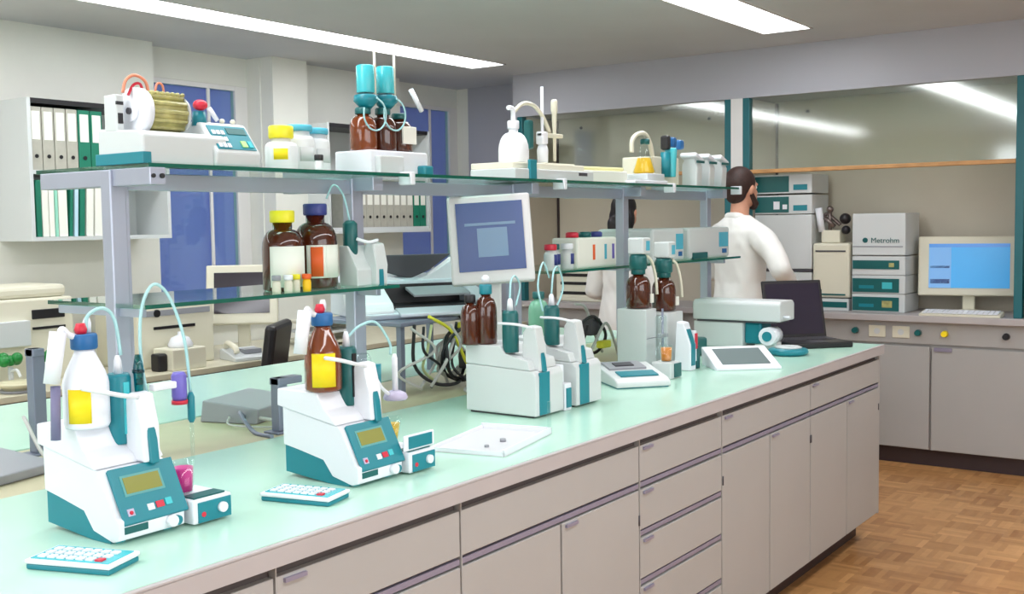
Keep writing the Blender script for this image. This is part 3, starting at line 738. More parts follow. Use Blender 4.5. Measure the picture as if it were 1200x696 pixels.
# ---- cable bundle under the printer
t = T('cable_bundle', 'coiled black and grey cables hanging below the silver printer', 'cables', (2.97, 2.385, .9))
def coil(cx, cy, cz, r, n, seed):
    rnd = random.Random(seed); return [(cx + r*math.cos(a)*rnd.uniform(.9, 1.1), cy + rnd.uniform(-.02, .02), cz + r*.9*math.sin(a)*rnd.uniform(.9, 1.1)) for a in [i*2*PI/8 for i in range(8*n+1)]]
MB().tube(coil(.06, 0, .12, .105, 3, 1), .006).build('coiled_cable', KCABLE, t)
MB().tube(coil(.04, .04, .10, .07, 2, 3), .006).build('coiled_cable', CABLE, t)
MB().tube([(-.20, 0, .24), (-.18, .02, .10), (-.10, 0, .03), (.0, -.02, .02), (.1, .03, .05), (.16, .0, .2)], .006).build('hanging_cable', KCABLE, t)
MB().tube([(-.1, .02, .26), (.0, .0, .2), (.06, -.02, .08), (.15, .0, .03)], .006).build('hanging_cable', YPLUG, t)
MB().tube([(.14, .02, .26), (.02, .0, .18), (-.06, -.02, .1), (-.12, .0, .02)], .006).build('hanging_cable', CABLE, t)
MB().tube([(.05, .02, .26), (.12, .0, .20), (.2, -.02, .16), (.26, .0, .10)], .005).build('hanging_cable', KCABLE, t)
MB().tube([(-.15, .02, .02), (-.05, .03, .10), (.02, .03, .19), (.12, .02, .14), (.22, .02, .012)], .005).build('hanging_cable', CABLE, t)
for q in range(7):
    rq = random.Random(40+q)
    MB().tube([(-.22+.06*q, rq.uniform(-.03, .03), .23), (-.20+.06*q+rq.uniform(-.08, .08), rq.uniform(-.04, .04), .15), (-.2+.06*q+rq.uniform(-.10, .10), rq.uniform(-.04, .04), .08), (-.15+.05*q, rq.uniform(-.04, .04), .014)], .005).build('hanging_cable', (CABLE, KCABLE, mat('olive_cable', (196, 204, 150), .5))[q % 3], t)
bx('adapter', BLACK, t, .07, .13, -.03, .03, .06, .12, bev=.006); bx('plug', YPLUG, t, .04, .10, -.03, .01, .20, .23, bev=.006)
t = T('cable_bundle', 'tangle of grey cables with a yellow plug between dosing units and titration station', 'cables', (3.89, 2.36, .9))
MB().tube([(-.14, 0, .02), (-.08, .02, .14), (.0, .0, .18), (.06, -.02, .10), (.02, .0, .03), (-.06, .02, .05), (-.05, .0, .15)], .007).build('coiled_cable', KCABLE, t)
MB().tube([(-.1, -.03, .02), (-.04, -.04, .10), (.05, -.03, .15), (.12, -.03, .06), (.16, -.02, .012)], .006).build('hanging_cable', CABLE, t)
MB().tube([(.10, .02, .02), (.04, .03, .12), (-.02, .03, .22), (-.10, .03, .24)], .006).build('hanging_cable', CABLE, t)
bx('yellow_plug', YPLUG, t, -.02, .05, -.055, -.02, .05, .08, bev=.006); bx('adapter', DGREY, t, -.02, .06, .0, .05, .10, .17, bev=.008)
t = T('slotted_device', 'cream device with black slots on the hood worktop behind the reagent pack', 'device', (6.66, 4.08, .9))
MB().box(0, .30, -.30, .28, 0, .22, bev=.008).build('case', CREAM, t)
for z_ in (.05, .12, .18): bx('slot', BLACK, t, -.003, .003, -.26, .24, z_, z_+.022)
# printer shelf
t = T('printer_stand', 'low metal stand carrying the silver and black printer', 'stand', (3.02, 2.60, .9))
bx('tray', STEEL, t, -.30, .32, -.20, .20, .235, .25, bev=.003)
for sx in (-.27, .29):
    for sy in (-.17, .17): bx('leg', STEEL, t, sx-.01, sx+.01, sy-.01, sy+.01, 0, .236)
t = T('printer', 'silver and black desktop printer with scooped paper tray left of the monitor', 'printer', (3.02, 2.62, 1.15), -28)
SIL = mat('silver_plastic', (206, 210, 220), .3, .1)
MB().prism([(-.20, .0), (-.21, .02), (-.18, .03), (.0, .035), (.02, .12), (.10, .145), (.16, .13), (.17, .0)], -.25, .25, 'X', bev=.006).build('housing', SIL, t)
MB().prism([(-.21, .02), (-.19, .055), (-.08, .115), (.03, .14), (.03, .02)], -.25, -.13, 'X', bev=.012).build('left_wing', WHITE, t)
MB().prism([(-.215, .02), (-.20, .04), (-.08, .085), (.03, .12), (.03, .02)], .20, .25, 'X', bev=.008).build('right_wing', SIL, t)
bx('output_slot', BLACK, t, -.13, .20, -.17, .015, .032, .042); bx('slot_back', BLACK, t, -.13, .20, .0, .008, .04, .11)
MB().prism([(-.01, .10), (-.10, .075), (-.10, .068), (-.01, .09)], -.02, .20, 'X').build('slot_cover', MGREY, t)
MB().prism([(-.225, .008), (-.225, .020), (-.16, .040), (-.16, .03)], -.12, .23, 'X', bev=.003).build('tray_lip', SIL, t)
MB().prism([(-.19, .215), (.19, .215), (.10, .155), (.02, .125), (-.08, .155)], .05, .075, 'Y', bev=.004).build('paper_feed', DGREY, t)
MB().prism([(-.24, .15), (-.205, .205), (-.08, .135), (.02, .11), (.10, .135), (.20, .205), (.24, .15), (.20, .10), (-.2, .10)], .03, .09, 'Y', bev=.006).build('feed_frame', WHITE, t)

# ---- monitors
def monitor(label, loc, rz, w, h, base_z, bez, case, scr, tilt=10, rollx=0, win=None, depth=.05, stand=True, roll=0):
    t = T('computer_monitor', label, 'monitor', loc, rz)
    if stand:
        MB().lathe([(min(.13, w*.36), 0), (min(.13, w*.36), .008), (.04, .018), (.035, .02)]).build('foot', case, t)
        bx('neck', case, t, -.035, .035, .02, .06, .01, base_z+h*.4, bev=.006)
    Rm = Matrix.Rotation(math.radians(roll), 3, 'Y') @ Matrix.Rotation(math.radians(-tilt), 3, 'X'); pv = (0, 0, base_z+h/2)
    c = MB().box(-w/2, w/2, -.015, depth-.015, base_z, base_z+h, bev=.008, rot=Rm, piv=pv).build('case', case, t)
    b1, b2, b3 = bez
    MB().box(-w/2+b1, w/2-b1, -.019, -.013, base_z+b2, base_z+h-b3, rot=Rm, piv=pv).build('screen', scr, c)
    if win:
        for (u0, u1, v0, v1, m_) in win:
            sw = w-2*b1; sh = h-b2-b3
            MB().box(-w/2+b1+sw*u0, -w/2+b1+sw*u1, -.0205, -.018, base_z+b2+sh*v0, base_z+b2+sh*v1, rot=Rm, piv=pv).build('screen_window', m_, c)
    return t
LM = mat('monitor_shell', (214, 212, 212), .4)
monitor('grey monitor with dim blue screen in the open middle bay of the rack', (3.00, 2.23, .9), -52, .285, .305, .37, (.028, .042, .026), LM, SCRM, 10, win=[(.3, .75, .2, .62, SCRM2), (.12, .88, .66, .7, SCRM2)], roll=-3)
monitor('cream monitor with dark screen on the desk by the window', (4.15, 4.86, .75), -48, .40, .34, .17, (.045, .06, .045), CREAM, SCRD, 12, roll=0)
monitor('cream monitor with bright blue screen on the right hood worktop', (6.86, 1.55, .9), -78, .565, .355, .10, (.06, .045, .045), CREAM, SCRB, 6, win=[(0, .28, 0, .92, SCRB2), (0, 1, .92, 1, mat('screen_bar_glow', (70, 130, 200), .2, emit=.5)), (.02, .26, .1, .2, SCRM), (.02, .26, .45, .5, SCRM)], depth=.09)

# ---- keyboard in front of the blue monitor
t = T('computer_keyboard', 'cream keyboard lying in front of the blue screened monitor', 'keyboard', (6.60, 1.53, .9), -88)
MB().prism([(-.07, 0), (-.07, .012), (.07, .028), (.07, 0)], -.22, .22, 'X', bev=.003).build('base', CREAM, t)
m = MB()
for i in range(15):
    for j in range(5): m.box(-.205+i*.0275, -.205+i*.0275+.023, -.055+j*.023, -.055+j*.023+.018, .016+j*.0026, .021+j*.0026)
m.build('keys', WHITE, t)

# ---- left desk things
t = T('laser_printer', 'cream printer with stacked black paper slots at the left edge', 'printer', (2.93, 5.06, .75), 0)
MB().box(-.35, .17, -.18, .2, 0, .40, bev=.012).build('housing', CREAM, t)
m = MB(); m.box(-.05, .12, -.187, -.17, .30, .345, bev=.004); m.box(-.05, .12, -.187, -.17, .25, .262); m.build('paper_slot', BLACK, t)
bx('paper_tray', GREY, t, -.30, -.08, -.22, -.178, .18, .30, bev=.004); bx('top_cover', CREAM, t, -.33, .15, -.16, .18, .40, .46, bev=.02)
t = T('desk_printer', 'beige printer with dark paper slot below the glass shelf', 'printer', (3.62, 4.95, .75), 0)
MB().box(-.23, .25, -.18, .2, 0, .32, bev=.012).build('housing', CREAM, t); bx('paper_slot', BLACK, t, -.14, .12, -.186, -.17, .20, .215); bx('control_strip', MGREY, t, -.2, .22, -.186, -.17, .27, .30)
MB().cyl((-.12, -.19, .285), (-.12, -.18, .285), .02).build('dial', BLACK, t)
t = T('water_bath', 'small cream box with white lid on the left desk', 'instrument', (3.55, 4.66, .75), 0)
MB().box(-.10, .11, -.08, .08, 0, .11, bev=.006).build('housing', CREAM, t); MB().lathe([(.06, .11), (.065, .125), (.045, .16), (.012, .175), (.012, .19)], .01, 0).build('lid', WHITE, t)
bx('side_handle', BLACK, t, -.155, -.10, -.04, .03, .0, .09, bev=.01)
t = T('desk_telephone', 'white telephone on the left desk before the dark screened monitor', 'telephone', (3.98, 4.66, .75), -15)
MB().prism([(-.10, 0), (-.10, .02), (.08, .06), (.10, .05), (.10, 0)], -.10, .10, 'X', bev=.005).build('base', GREY, t)
MB().tube([(-.07, -.06, .045), (-.07, -.04, .07), (-.07, .05, .09), (-.07, .08, .065)], .016).build('handset', CREAM, t); bx('dial_keys', MGREY, t, -.02, .08, -.05, .04, .035, .058)
t = T('desk_organizer', 'cream stack of paper trays between the telephone and the wall', 'paper tray', (4.75, 4.85, .75), 0)
for k in range(3): bx('tray', CREAM if k != 1 else GREY, t, -.15, .15, -.16, .16, .015+.06*k, .03+.06*k, bev=.003)
bx('frame', CREAM, t, .15, .165, -.16, .16, 0, .16)
# green handled taps beside a basin rim
t = T('desk_basin', 'pale round basin rim with grey edge on the desk at the left edge', 'basin', (2.66, 4.64, .75))
MB().lathe([(.06, 0), (.07, .03), (.09, .045), (.095, .038), (.07, .02)], seg=32).build('rim', LWOOD, t); MB().lathe([(.075, 0), (.08, .012)], seg=32).build('foot', MGREY, t)
for k, (xx, lb) in enumerate(((2.735, 'green cross-handled tap at the left edge of the view'), (2.90, 'green cross-handled tap nearer the tall white bottle'))):
    t = T('lab_tap', lb, 'tap', (xx-.04, 4.76, .75), 0, 'green handled taps')
    MB().cyl((0, 0, 0), (0, 0, .10), .012).tube([(0, 0, .08), (0, -.05, .09), (0, -.08, .06)], .007).build('stem', GREY, t)
    m = MB().ball((0, 0, .13), .028, 1, 1, .9)
    for a in range(4): m.ball((.042*math.cos(a*PI/2+.5), .042*math.sin(a*PI/2+.5)*.6, .13+.012*(a % 2)), .026)
    m.build('handle', GREEN, t)

# ---- black office chair in the aisle
t = T('office_chair', 'black office chair in the aisle behind the island', 'chair', (4.02, 4.12, 0), 35)
MB().box(-.23, .23, -.22, .22, .44, .51, bev=.03).build('seat', BLACK, t)
MB().box(-.21, .21, .20, .26, .60, .98, bev=.025, rot=Matrix.Rotation(math.radians(8), 3, 'X')).build('backrest', BLACK, t)
bx('back_bar', DGREY, t, -.03, .03, .21, .23, .42, .72); MB().cyl((0, 0, .10), (0, 0, .44), .025).build('gas_column', DGREY, t)
for k in range(5):
    a = 2*PI*k/5; l_ = MB().cyl((0, 0, .11), (.27*math.cos(a), .27*math.sin(a), .07), .02, .014).build('base_leg', BLACK, t)
    MB().cyl((.27*math.cos(a)-.02, .27*math.sin(a), .03), (.27*math.cos(a)+.02, .27*math.sin(a), .03), .03).build('castor', BLACK, l_)

# ------------------------------------------------------------------ things on the upper shelf
Z = UZ
t = T('sample_changer', 'white instrument with ribbed drum, orange tube loops and teal keypad', 'instrument', (1.603, 2.21, Z), 0)
MB().prism([(0, .0), (0, .070), (.02, .080), (.18, .09), (.18, 0)], 0, .25, 'X', bev=.006).build('housing', GREY, t)
MB().prism([(-.01, .0), (-.015, .035), (.045, .112), (.08, .118), (.18, .10), (.18, 0)], .205, .350, 'X', bev=.006).build('keypad_housing', GREY, t)
bx('corner_block', TEAL, t, -.005, .02, -.004, .185, .0, .028, bev=.002)
def slope(x0, x1, s0, s1, th, m_, nm, par):
    def q(s, o): y = -.015 + s*(.060/.077); return (y - o*.79, .035 + s + o*.61)
    return MB().prism([q(s0, -.001), q(s0, th), q(s1, th), q(s1, -.001)], x0, x1, 'X').build(nm, m_, par)
kp = slope(.216, .340, .008, .070, .002, TEAL, 'keypad', t)
slope(.272, .333, .048, .064, .0035, DTEAL, 'display', kp); slope(.298, .315, .014, .030, .0045, mat('green_key', (170, 220, 130), .4), 'key', kp); slope(.321, .333, .014, .030, .0045, LTEAL, 'key', kp)
for i in range(3):
    for j in range(3): slope(.222+i*.014, .232+i*.014, .012+j*.017, .022+j*.017, .0045, WHITE, 'key', kp)
DY, DZ = .10, .132
MB().cyl((.045, DY, DZ), (.068, DY, DZ), .058, seg=32).build('drum_disc', WHITE, t)
MB().cyl((.038, DY, DZ), (.047, DY, DZ), .026, seg=24).build('disc_rim', WHITE, t); MB().cyl((.032, DY, DZ), (.040, DY, DZ), .008).build('disc_hub', DGREY, t)
dr = MB().cyl((.068, DY, DZ), (.175, DY, DZ), .046, seg=28)
for a in range(14): dr.cyl((.072, DY+.048*math.cos(a*2*PI/14), DZ+.048*math.sin(a*2*PI/14)), (.172, DY+.048*math.cos(a*2*PI/14), DZ+.048*math.sin(a*2*PI/14)), .006, seg=8)
dr.build('drum', OCH, t)
MB().cyl((.175, DY, DZ), (.188, DY, DZ), .052, .044, seg=28).build('drum_flange', GREY, t)
bx('bracket', GREY, t, .0, .022, .10, .15, .08, .17, bev=.004); bx('bracket_slot', BLACK, t, .004, .016, .096, .102, .10, .125); bx('bracket_slot', BLACK, t, .0, .018, .096, .102, .145, .153)
MB().tube([(.02, DY, .175), (.03, DY, .205), (.055, DY, .220), (.085, DY, .208), (.095, DY, .175)], .004).build('tube_loop', PINKT, t)
MB().tube([(.035, DY, .17), (.05, DY, .195), (.07, DY, .20), (.08, DY, .175)], .0035).build('tube_loop', RED, t)
MB().tube([(.112, DY, .18), (.12, DY, .205), (.135, DY, .203), (.14, DY, .178)], .003).build('tube_loop', PINKT, t)
for i in range(7): MB().ball((.082+i*.015, .07, .178), .006).build('tube_clip', OCH, t)
MB().cyl((.222, .07, .105), (.222, .07, .142), .020, .016).build('knob_stem', TEAL, t); MB().ball((.222, .065, .158), .019, 1, 1, .75).build('knob', RED, t)
MB().cyl((.262, .08, .155), (.280, .07, .122), .006).build('spout', WHITE, t)
for xx in (.19, .23, .295, .33): MB().ball((xx, .07, .122), .007).build('fitting', CREAM, t)
# white bottles
WB = mat('bottle_white_hdpe', (236, 238, 240), .4)
bottle('reagent_bottle', 'white bottle with yellow cap on the top shelf', (2.12, 2.30, Z), .045, .125, WB, CYEL, labels=[(.03, .06, -70, -20, YEL, 'label')], cr=.032, caph=.035, shoulder=.72)
bottle('reagent_bottle', 'white bottle with light blue cap beside the yellow-capped one', (2.215, 2.33, Z), .045, .135, WB, LBLUE, labels=[(.03, .07, -40, 30, GREY, 'label')], cr=.037, caph=.018, shoulder=.75)
bottle('reagent_bottle', 'white bottle with light blue cap, the right one beside brown bottles', (2.30, 2.35, Z), .043, .132, WB, LBLUE, labels=[(.03, .07, -40, 30, GREY, 'label')], cr=.036, caph=.018, shoulder=.75)
bottle('vial', 'tiny vial with black cap standing in front of the blue-capped bottles', (2.19, 2.225, Z), .012, .045, WB, BLACK, cr=.012, caph=.016, shoulder=.7, cat='vial')
# dosing set with three amber bottles
t = T('dosing_station', 'white dosing station with three brown bottles and light teal burettes on the top shelf', 'dosing station', (2.43, 2.22, Z))
MB().box(0, .265, .03, .18, 0, .072, bev=.005).build('base', WHITE, t); MB().box(.02, .13, .01, .06, 0, .055, bev=.004).build('front_block', GREY, t); bx('side_block', TEAL, t, .215, .26, -.0, .04, 0, .03, bev=.006)
for i, (xx, yy, hh) in enumerate(((.045, .10, .14), (.135, .10, .145), (.222, .11, .135))):
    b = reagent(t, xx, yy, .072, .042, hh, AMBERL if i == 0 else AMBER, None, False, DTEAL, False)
    if i < 2:
        MB().lathe([(.016, .072+hh-.01), (.038, .072+hh+.012), (.036, .072+hh+.03), (.022, .072+hh+.035)], xx+.015, yy).build('burette_foot', TEAL, b)
        MB().lathe([(.027, .072+hh+.038), (.028, .072+hh+.04), (.028, .072+hh+.118), (.024, .072+hh+.122)], xx+.015, yy).build('burette', LTEAL, b)
        MB().cyl((xx+.035, yy-.02, .072+hh+.0), (xx+.035, yy-.02, .072+hh+.165), .004).build('rod', CREAM, b)
        pts = [(xx+.02+.05*math.cos(a)-.02, yy-.05, .072+hh-.03+.05*math.sin(a)) for a in [PI*.9+k*PI*.22 for k in range(8)]]
        MB().tube(pts, .0028).build('tube_loop', TTUBE, b)
    else:
        MB().box(xx-.034, xx+.03, yy-.048, yy-.040, .10, .155, bev=.002).build('bottle_label', PAPER, b)
MB().cyl((.225, .06, .272), (.265, .05, .205), .008).build('white_pipette', WHITE, t)
# analyser block with wash bottle and stand
t = T('flat_analyser', 'long low cream analyser on the middle of the top shelf', 'analyser', (3.13, 2.215, Z))
MB().box(0, .53, .0, .20, 0, .038, bev=.004).build('lower_case', GREY, t); MB().box(.03, .51, .03, .22, .038, .062, bev=.004).build('upper_case', CREAM, t)
bx('end_block', TEAL, t, .085, .125, -.008, .006, -.0, .07, bev=.002); bx('display', DGREY, t, .42, .48, -.002, .002, .020, .032)
t = bottle('wash_bottle', 'white spray bottle with bent spout standing on the flat analyser', (3.27, 2.32, Z+.062), .056, .155, WB, WHITE, 'pump_head', cr=.020, caph=.03, shoulder=.36)
MB().tube([(0, 0, .15), (0, 0, .185), (-.008, 0, .20), (-.03, 0, .20)], .009).build('spout', WHITE, t)
t = T('electrode_stand', 'electrode stand with two upright rods and curved tube on the top shelf', 'stand', (3.52, 2.34, Z+.062))
bx('base_plate', CREAM, t, -.09, .12, -.05, .06, 0, .008, bev=.002)
MB().cyl((-.03, 0, .005), (-.03, 0, .30), .006).build('rod', WHITE, t)
MB().box(-.05, .10, -.012, .012, .110, .126, bev=.004).build('clamp_arm', CREAM, t); MB().box(-.05, -.015, -.018, .018, .08, .13, bev=.006).build('clamp_boss', WHITE, t)
e = MB().lathe([(.006, .02), (.007, .13), (.010, .20), (.013, .215), (.013, .25), (.009, .258)], .055, 0).build('electrode', CREAM, t)
MB().tube([(-.22, 0, .19), (-.16, 0, .225), (-.09, 0, .225), (-.03, 0, .19), (.02, 0, .13)], .008).build('curved_tube', CREAM, t)
MB().lathe([(.02, 0.008), (.022, .06), (.016, .08)], -.03, .0).build('vessel', WHITE, t)
bx('dark_sensor', DTEAL, t, -.115, -.085, .0, .03, .06, .17, bev=.008)
t = T('printed_notebook', 'pale yellow notebook lying on the top shelf right of the stand', 'notebook', (3.84, 2.36, Z), -8)
MB().box(-.16, .16, -.09, .09, 0, .05, bev=.003).build('page_stack', PAPER, t); MB().box(-.12, .15, -.08, .09, .05, .066, bev=.006).build('yellow_cover', mat('pale_yellow_card', (236, 232, 170), .6), t)
t = T('plastic_plate', 'thin white plate near the clip on the top shelf', 'plate', (4.10, 2.235, Z), -4)
MB().box(-.13, .13, -.04, .04, 0, .014, bev=.003).build('plate', WHITE, t); bx('rim', GREY, t, -.13, .13, .03, .045, .014, .022)
# right end group
t = T('flask_holder', 'grey pump block holding a flask with yellow liquid on the top shelf', 'pump', (4.20, 2.24, Z))
MB().box(.11, .36, .06, .22, 0, .13, bev=.006).build('block', CREAM, t); MB().box(-.02, .14, .02, .2, 0, .05, bev=.004).build('base', GREY, t)
fl = MB().lathe([(.045, .05), (.05, .06), (.018, .16), (.016, .185)], .06, .08).build('flask', GLV, t)
MB().lathe([(.042, .052), (.047, .06), (.028, .12)], .06, .08).build('yellow_liquid', YSOL, fl)
MB().lathe([(.02, .18), (.022, .20), (.015, .205)], .07, .08).build('flask_stopper', DTEAL, fl)
MB().tube([(-.05, .08, .14), (-.045, .08, .19), (.0, .08, .22), (.07, .08, .225), (.12, .08, .18), (.14, .08, .12)], .010).build('hose', CREAM, t)
MB().lathe([(.020, .04), (.021, .045), (.027, .16), (.022, .17)], .24, .04).build('teal_cylinder', LTEAL, t); MB().lathe([(.022, .04), (.022, .15)], .205, .05).build('teal_cylinder', TEAL, t)
bx('dark_head', BLACK, t, .19, .225, .03, .07, .16, .225, bev=.01); bx('blue_head', BLUEC, t, .25, .285, .03, .07, .175, .22, bev=.01)
bx('blue_head', BLUEC, t, .355, .40, .05, .09, .17, .215, bev=.012, label='blue head on the block end')
first = None
for i, xx in enumerate((4.60, 4.735, 4.87)):
    lb = ('leftmost of three small white hooded dispensers', 'middle one of three small white hooded dispensers', 'rightmost of three small white hooded dispensers')[i] + ' on the top shelf'
    if first is None:
        t = T('dispenser', lb, 'dispenser', (xx, 2.25, Z), 0, 'hooded dispensers'); first = t
        MB().prism([(-.03, 0), (-.035, .09), (-.02, .125), (.03, .13), (.045, .10), (.045, 0)], -.025, .03, 'X', bev=.006).build('body', GREY, t)
        MB().box(-.05, .045, -.04, .045, .118, .140, bev=.008, rot=Matrix.Rotation(.35, 3, 'Y')).build('hood', WHITE, t)
        bx('window', NAVY, t, .029, .034, -.025, .035, .01, .09); bx('hood_trim', DTEAL, t, -.045, .03, -.045, -.04, .105, .116)
    else:
        t = first.copy(); C.objects.link(t); t.location = (xx, 2.25, Z); t['label'] = lb
        for ch in list(first.children): c = ch.copy(); C.objects.link(c); c.parent = t
bottle('vial', 'small red-capped vial at the right end of the top shelf', (4.965, 2.32, Z), .016, .07, CREAM, RED, cr=.014, caph=.02, cat='vial')

# ------------------------------------------------------------------ things on the lower shelves
Z = LZ
bottle('amber_bottle', 'brown bottle with yellow cap and white label on the lower glass shelf', (2.115, 2.30, Z), .058, .225, AMBER, CYEL, labels=[(.012, .125, -80, 60, PAPER, 'label')], cr=.032, caph=.034)
bottle('amber_bottle', 'brown bottle with navy cap and orange and white label on lower shelf', (2.262, 2.32, Z), .062, .245, AMBER, NAVY, labels=[(.03, .125, -70, -18, PAPER, 'label'), (.035, .12, -58, -26, ORANGE, 'orange_patch', .0016), (.03, .125, -18, 45, PAPER, 'label')], cr=.032, caph=.034)
for i, (xx, yy, cc, lc) in enumerate(((2.028, 2.235, MGREY, 'grey'), (2.062, 2.225, WHITE, 'white'), (2.096, 2.232, CYEL, 'yellow'), (2.128, 2.222, ORANGE, 'orange'))):
    bottle('vial', 'tiny vial with %s cap in front of the yellow-capped brown bottle' % lc, (xx, yy, Z), .012, .048, YSOL if i == 3 else CREAM, cc, cr=.012, caph=.014, shoulder=.7, cat='vial')
t = T('dosing_unit', 'pale dosing unit with dark teal burette at the end of the left glass shelf', 'dosing unit', (2.33, 2.21, Z))
MB().prism([(.02, 0), (.02, .05), (.04, .075), (.06, .12), (.095, .12), (.095, 0)], .01, .14, 'X', bev=.004).build('housing', GREY, t)
tw = MB().prism([(.0, 0), (.0, .06), (.01, .125), (.04, .13), (.06, .08), (.06, 0)], .07, .12, 'X', bev=.006).build('tower', GREY, t); MB().prism([(-.003, 0), (-.001, .045), (.01, .085), (.02, 0)], .082, .10, 'X').build('fin', TEAL, tw)
b = MB().lathe([(.022, .05), (.022, .185), (.012, .195)], .035, .07).build('burette', DTEAL, t); MB().tube([(.03, .04, .14), (.06, .02, .13), (.10, .02, .135)], .005).build('bottle_guard', WHITE, t)
MB().tube([(-.03, .1, .26), (-.01, .09, .30), (.02, .08, .27), (.035, .07, .19)], .003).build('dosing_tube', TTUBE, t)
# middle lower shelf: reagent carton with three caps, vials
t = T('reagent_pack', 'white box-shaped reagent pack with red, green and navy caps', 'reagent pack', (3.71, 2.29, Z))
MB().box(-.15, .15, -.06, .06, 0, .118, bev=.008).build('body', PAPER, t)
for xx, m_, l_ in ((-.095, RED, 'red cap'), (.0, DTEAL, 'green cap'), (.085, NAVY, 'navy cap')): MB().lathe([(.026, .118), (.026, .135), (.02, .14)], xx, 0).build('cap', m_, t, l_)
for xx, m_ in ((-.03, ORANGE), (.06, LBLUE), (.12, PURP)): bx('printed_mark', m_, t, xx-.008, xx+.008, -.0615, -.0595, .03, .09)
for xx, yy, cm, l_ in ((3.385, 2.24, RED, 'red'), (3.45, 2.27, DTEAL, 'green'), (3.515, 2.25, WHITE, 'white')):
    bottle('sample_bottle', 'small clear sample bottle with %s cap beside the reagent pack' % l_, (xx, yy, Z), .026, .098, GREY, cm, labels=[(.02, .06, -25, 25, NAVY, 'label')], cr=.022, caph=.022, shoulder=.7)
t = T('pump_cylinder', 'dark teal pump column rising behind the small sample bottles', 'pump', (3.43, 2.42, Z))
MB().cyl((0, 0, .10), (0, 0, .29), .028).tube([(0, 0, .13), (-.02, 0, .10), (-.07, 0, .09)], .028).build('column', DTEAL, t); bx('base', MGREY, t, -.12, .05, -.04, .05, 0, .10, bev=.006)
# right lower shelf instruments
for i, (xx, w, lb) in enumerate(((4.17, .30, 'white boxy analyser with blue marks, left one on the right lower shelf'), (4.52, .44, 'grey boxy analyser with blue end mark, right one on the lower shelf'))):
    t = T('shelf_analyser', lb, 'analyser', (xx, 2.23, Z), 0)
    MB().box(0, w, 0, .28 if i == 0 else .072, 0, .145, bev=.012).build('housing', GREY, t)
    bx('blue_mark', LBLUE, t, w*.72, w*.95, -.002, .002, .05, .12, bev=.001); bx('blue_mark', BLUEC, t, w*.8, w*.9, -.004, 0, .02, .04)
    bx('foot_rail', DTEAL, t, .03, w*.4, -.01, .02, 0, .03, bev=.004)

# ------------------------------------------------------------------ instruments on the hood worktop (fronts face the room, -X)
def slab(t, name, y0, y1, z0, z1, m_, d=.30, bev=.004, x=0): return MB().box(x, x+d, y0, y1, z0, z1, bev=bev).build(name, m_, t)
t = T('analysis_tower', 'tall instrument tower with two teal modules on top, right of the man', 'instrument', (6.66, 2.63, .9))
slab(t, 'lower_case', -.19, .19, 0, .235, GREY); slab(t, 'vent_strip', -.19, .19, .237, .255, DGREY); slab(t, 'middle_case', -.19, .19, .257, .60, GREY)
for z0, n_ in ((.605, 'module'), (.735, 'module')):
    q = slab(t, n_, -.19, .19, z0, z0+.12, GREY)
    MB().box(-.004, .0, -.04, .185, z0+.01, z0+.11).build('module_front', DTEAL, q); MB().box(-.004, 0, -.16, -.07, z0+.02, z0+.055).build('module_display', TEAL, q)
    if z0 < .7: MB().box(-.006, -.003, .02, .06, z0+.03, z0+.08).build('key', WHITE, q); MB().box(-.006, -.003, -.03, 0, z0+.03, z0+.06).build('key', WHITE, q)
t = T('autosampler', 'cream cabinet instrument with metal valves on top, between the two towers', 'instrument', (6.66, 2.345, .9))
slab(t, 'lower_case', -.14, .09, 0, .075, GREY); MB().box(-.003, 0, -.13, .08, .02, .055).build('lower_front', DTEAL, t)
q = slab(t, 'case', -.145, .09, .08, .42, CREAM, bev=.015); MB().box(-.003, 0, -.12, .07, .365, .375).build('door_gap', DGREY, q); MB().box(-.003, 0, -.12, .06, .095, .105).build('door_gap', DTEAL, q)
MB().box(-.004, 0, .03, .07, .105, .13).build('latch', DTEAL, q)
q = MB().box(.04, .16, -.07, .05, .42, .50, bev=.008).build('valve_block', CREAM, t)
MB().cyl((.06, .05, .49), (.05, .07, .64), .022).build('white_barrel', WHITE, t); MB().ball((.08, -.09, .57), .035).ball((.08, -.095, .50), .028).build('black_knob', BLACK, t)
m = MB().tube([(.08, .06, .50), (.07, .03, .60), (.07, -.02, .57), (.08, -.06, .53)], .012); m.cyl((.06, .0, .5), (.06, .0, .62), .012); m.ball((.06, 0, .63), .022); m.cyl((.06, -.03, .52), (.05, .03, .58), .014)
m.build('valve_pipes', mat('valve_metal', (120, 108, 104), .3, .7), t)
t = T('chromatography_stack', 'stack with a large white cabinet over three teal fronted modules', 'instrument', (6.66, 2.03, .9))
q = slab(t, 'cabinet', -.165, .155, .345, .60, GREY, bev=.006)
MB().box(-.003, 0, -.15, .15, .395, .402).build('door_gap', MGREY, q)
text('Metrohm', .045, (-.003, -.045, .435), (PI/2, 0, -PI/2), DTEAL, q); MB().cyl((-.003, .075, .437), (0, .075, .437), .016).build('round_emblem', DTEAL, q)
q = slab(t, 'module', -.165, .155, .225, .34, GREY); MB().box(-.004, 0, -.13, .15, .262, .315).build('module_front', DTEAL, q); MB().box(-.006, -.003, -.10, -.07, .275, .30).build('key', OCH, q)
for z0 in (.0, .113):
    q = slab(t, 'module', -.165, .155, z0, z0+.11, GREY); MB().box(-.004, 0, -.13, .15, z0+.008, z0+.092).build('module_front', DTEAL, q)
    MB().box(-.006, -.003, -.09, -.03, z0+.03, z0+.07).build('key_group', OCH if z0 == 0 else LTEAL, q); MB().box(-.006, -.003, .02, .11, z0+.03, z0+.05).build('module_display', TEAL, q)

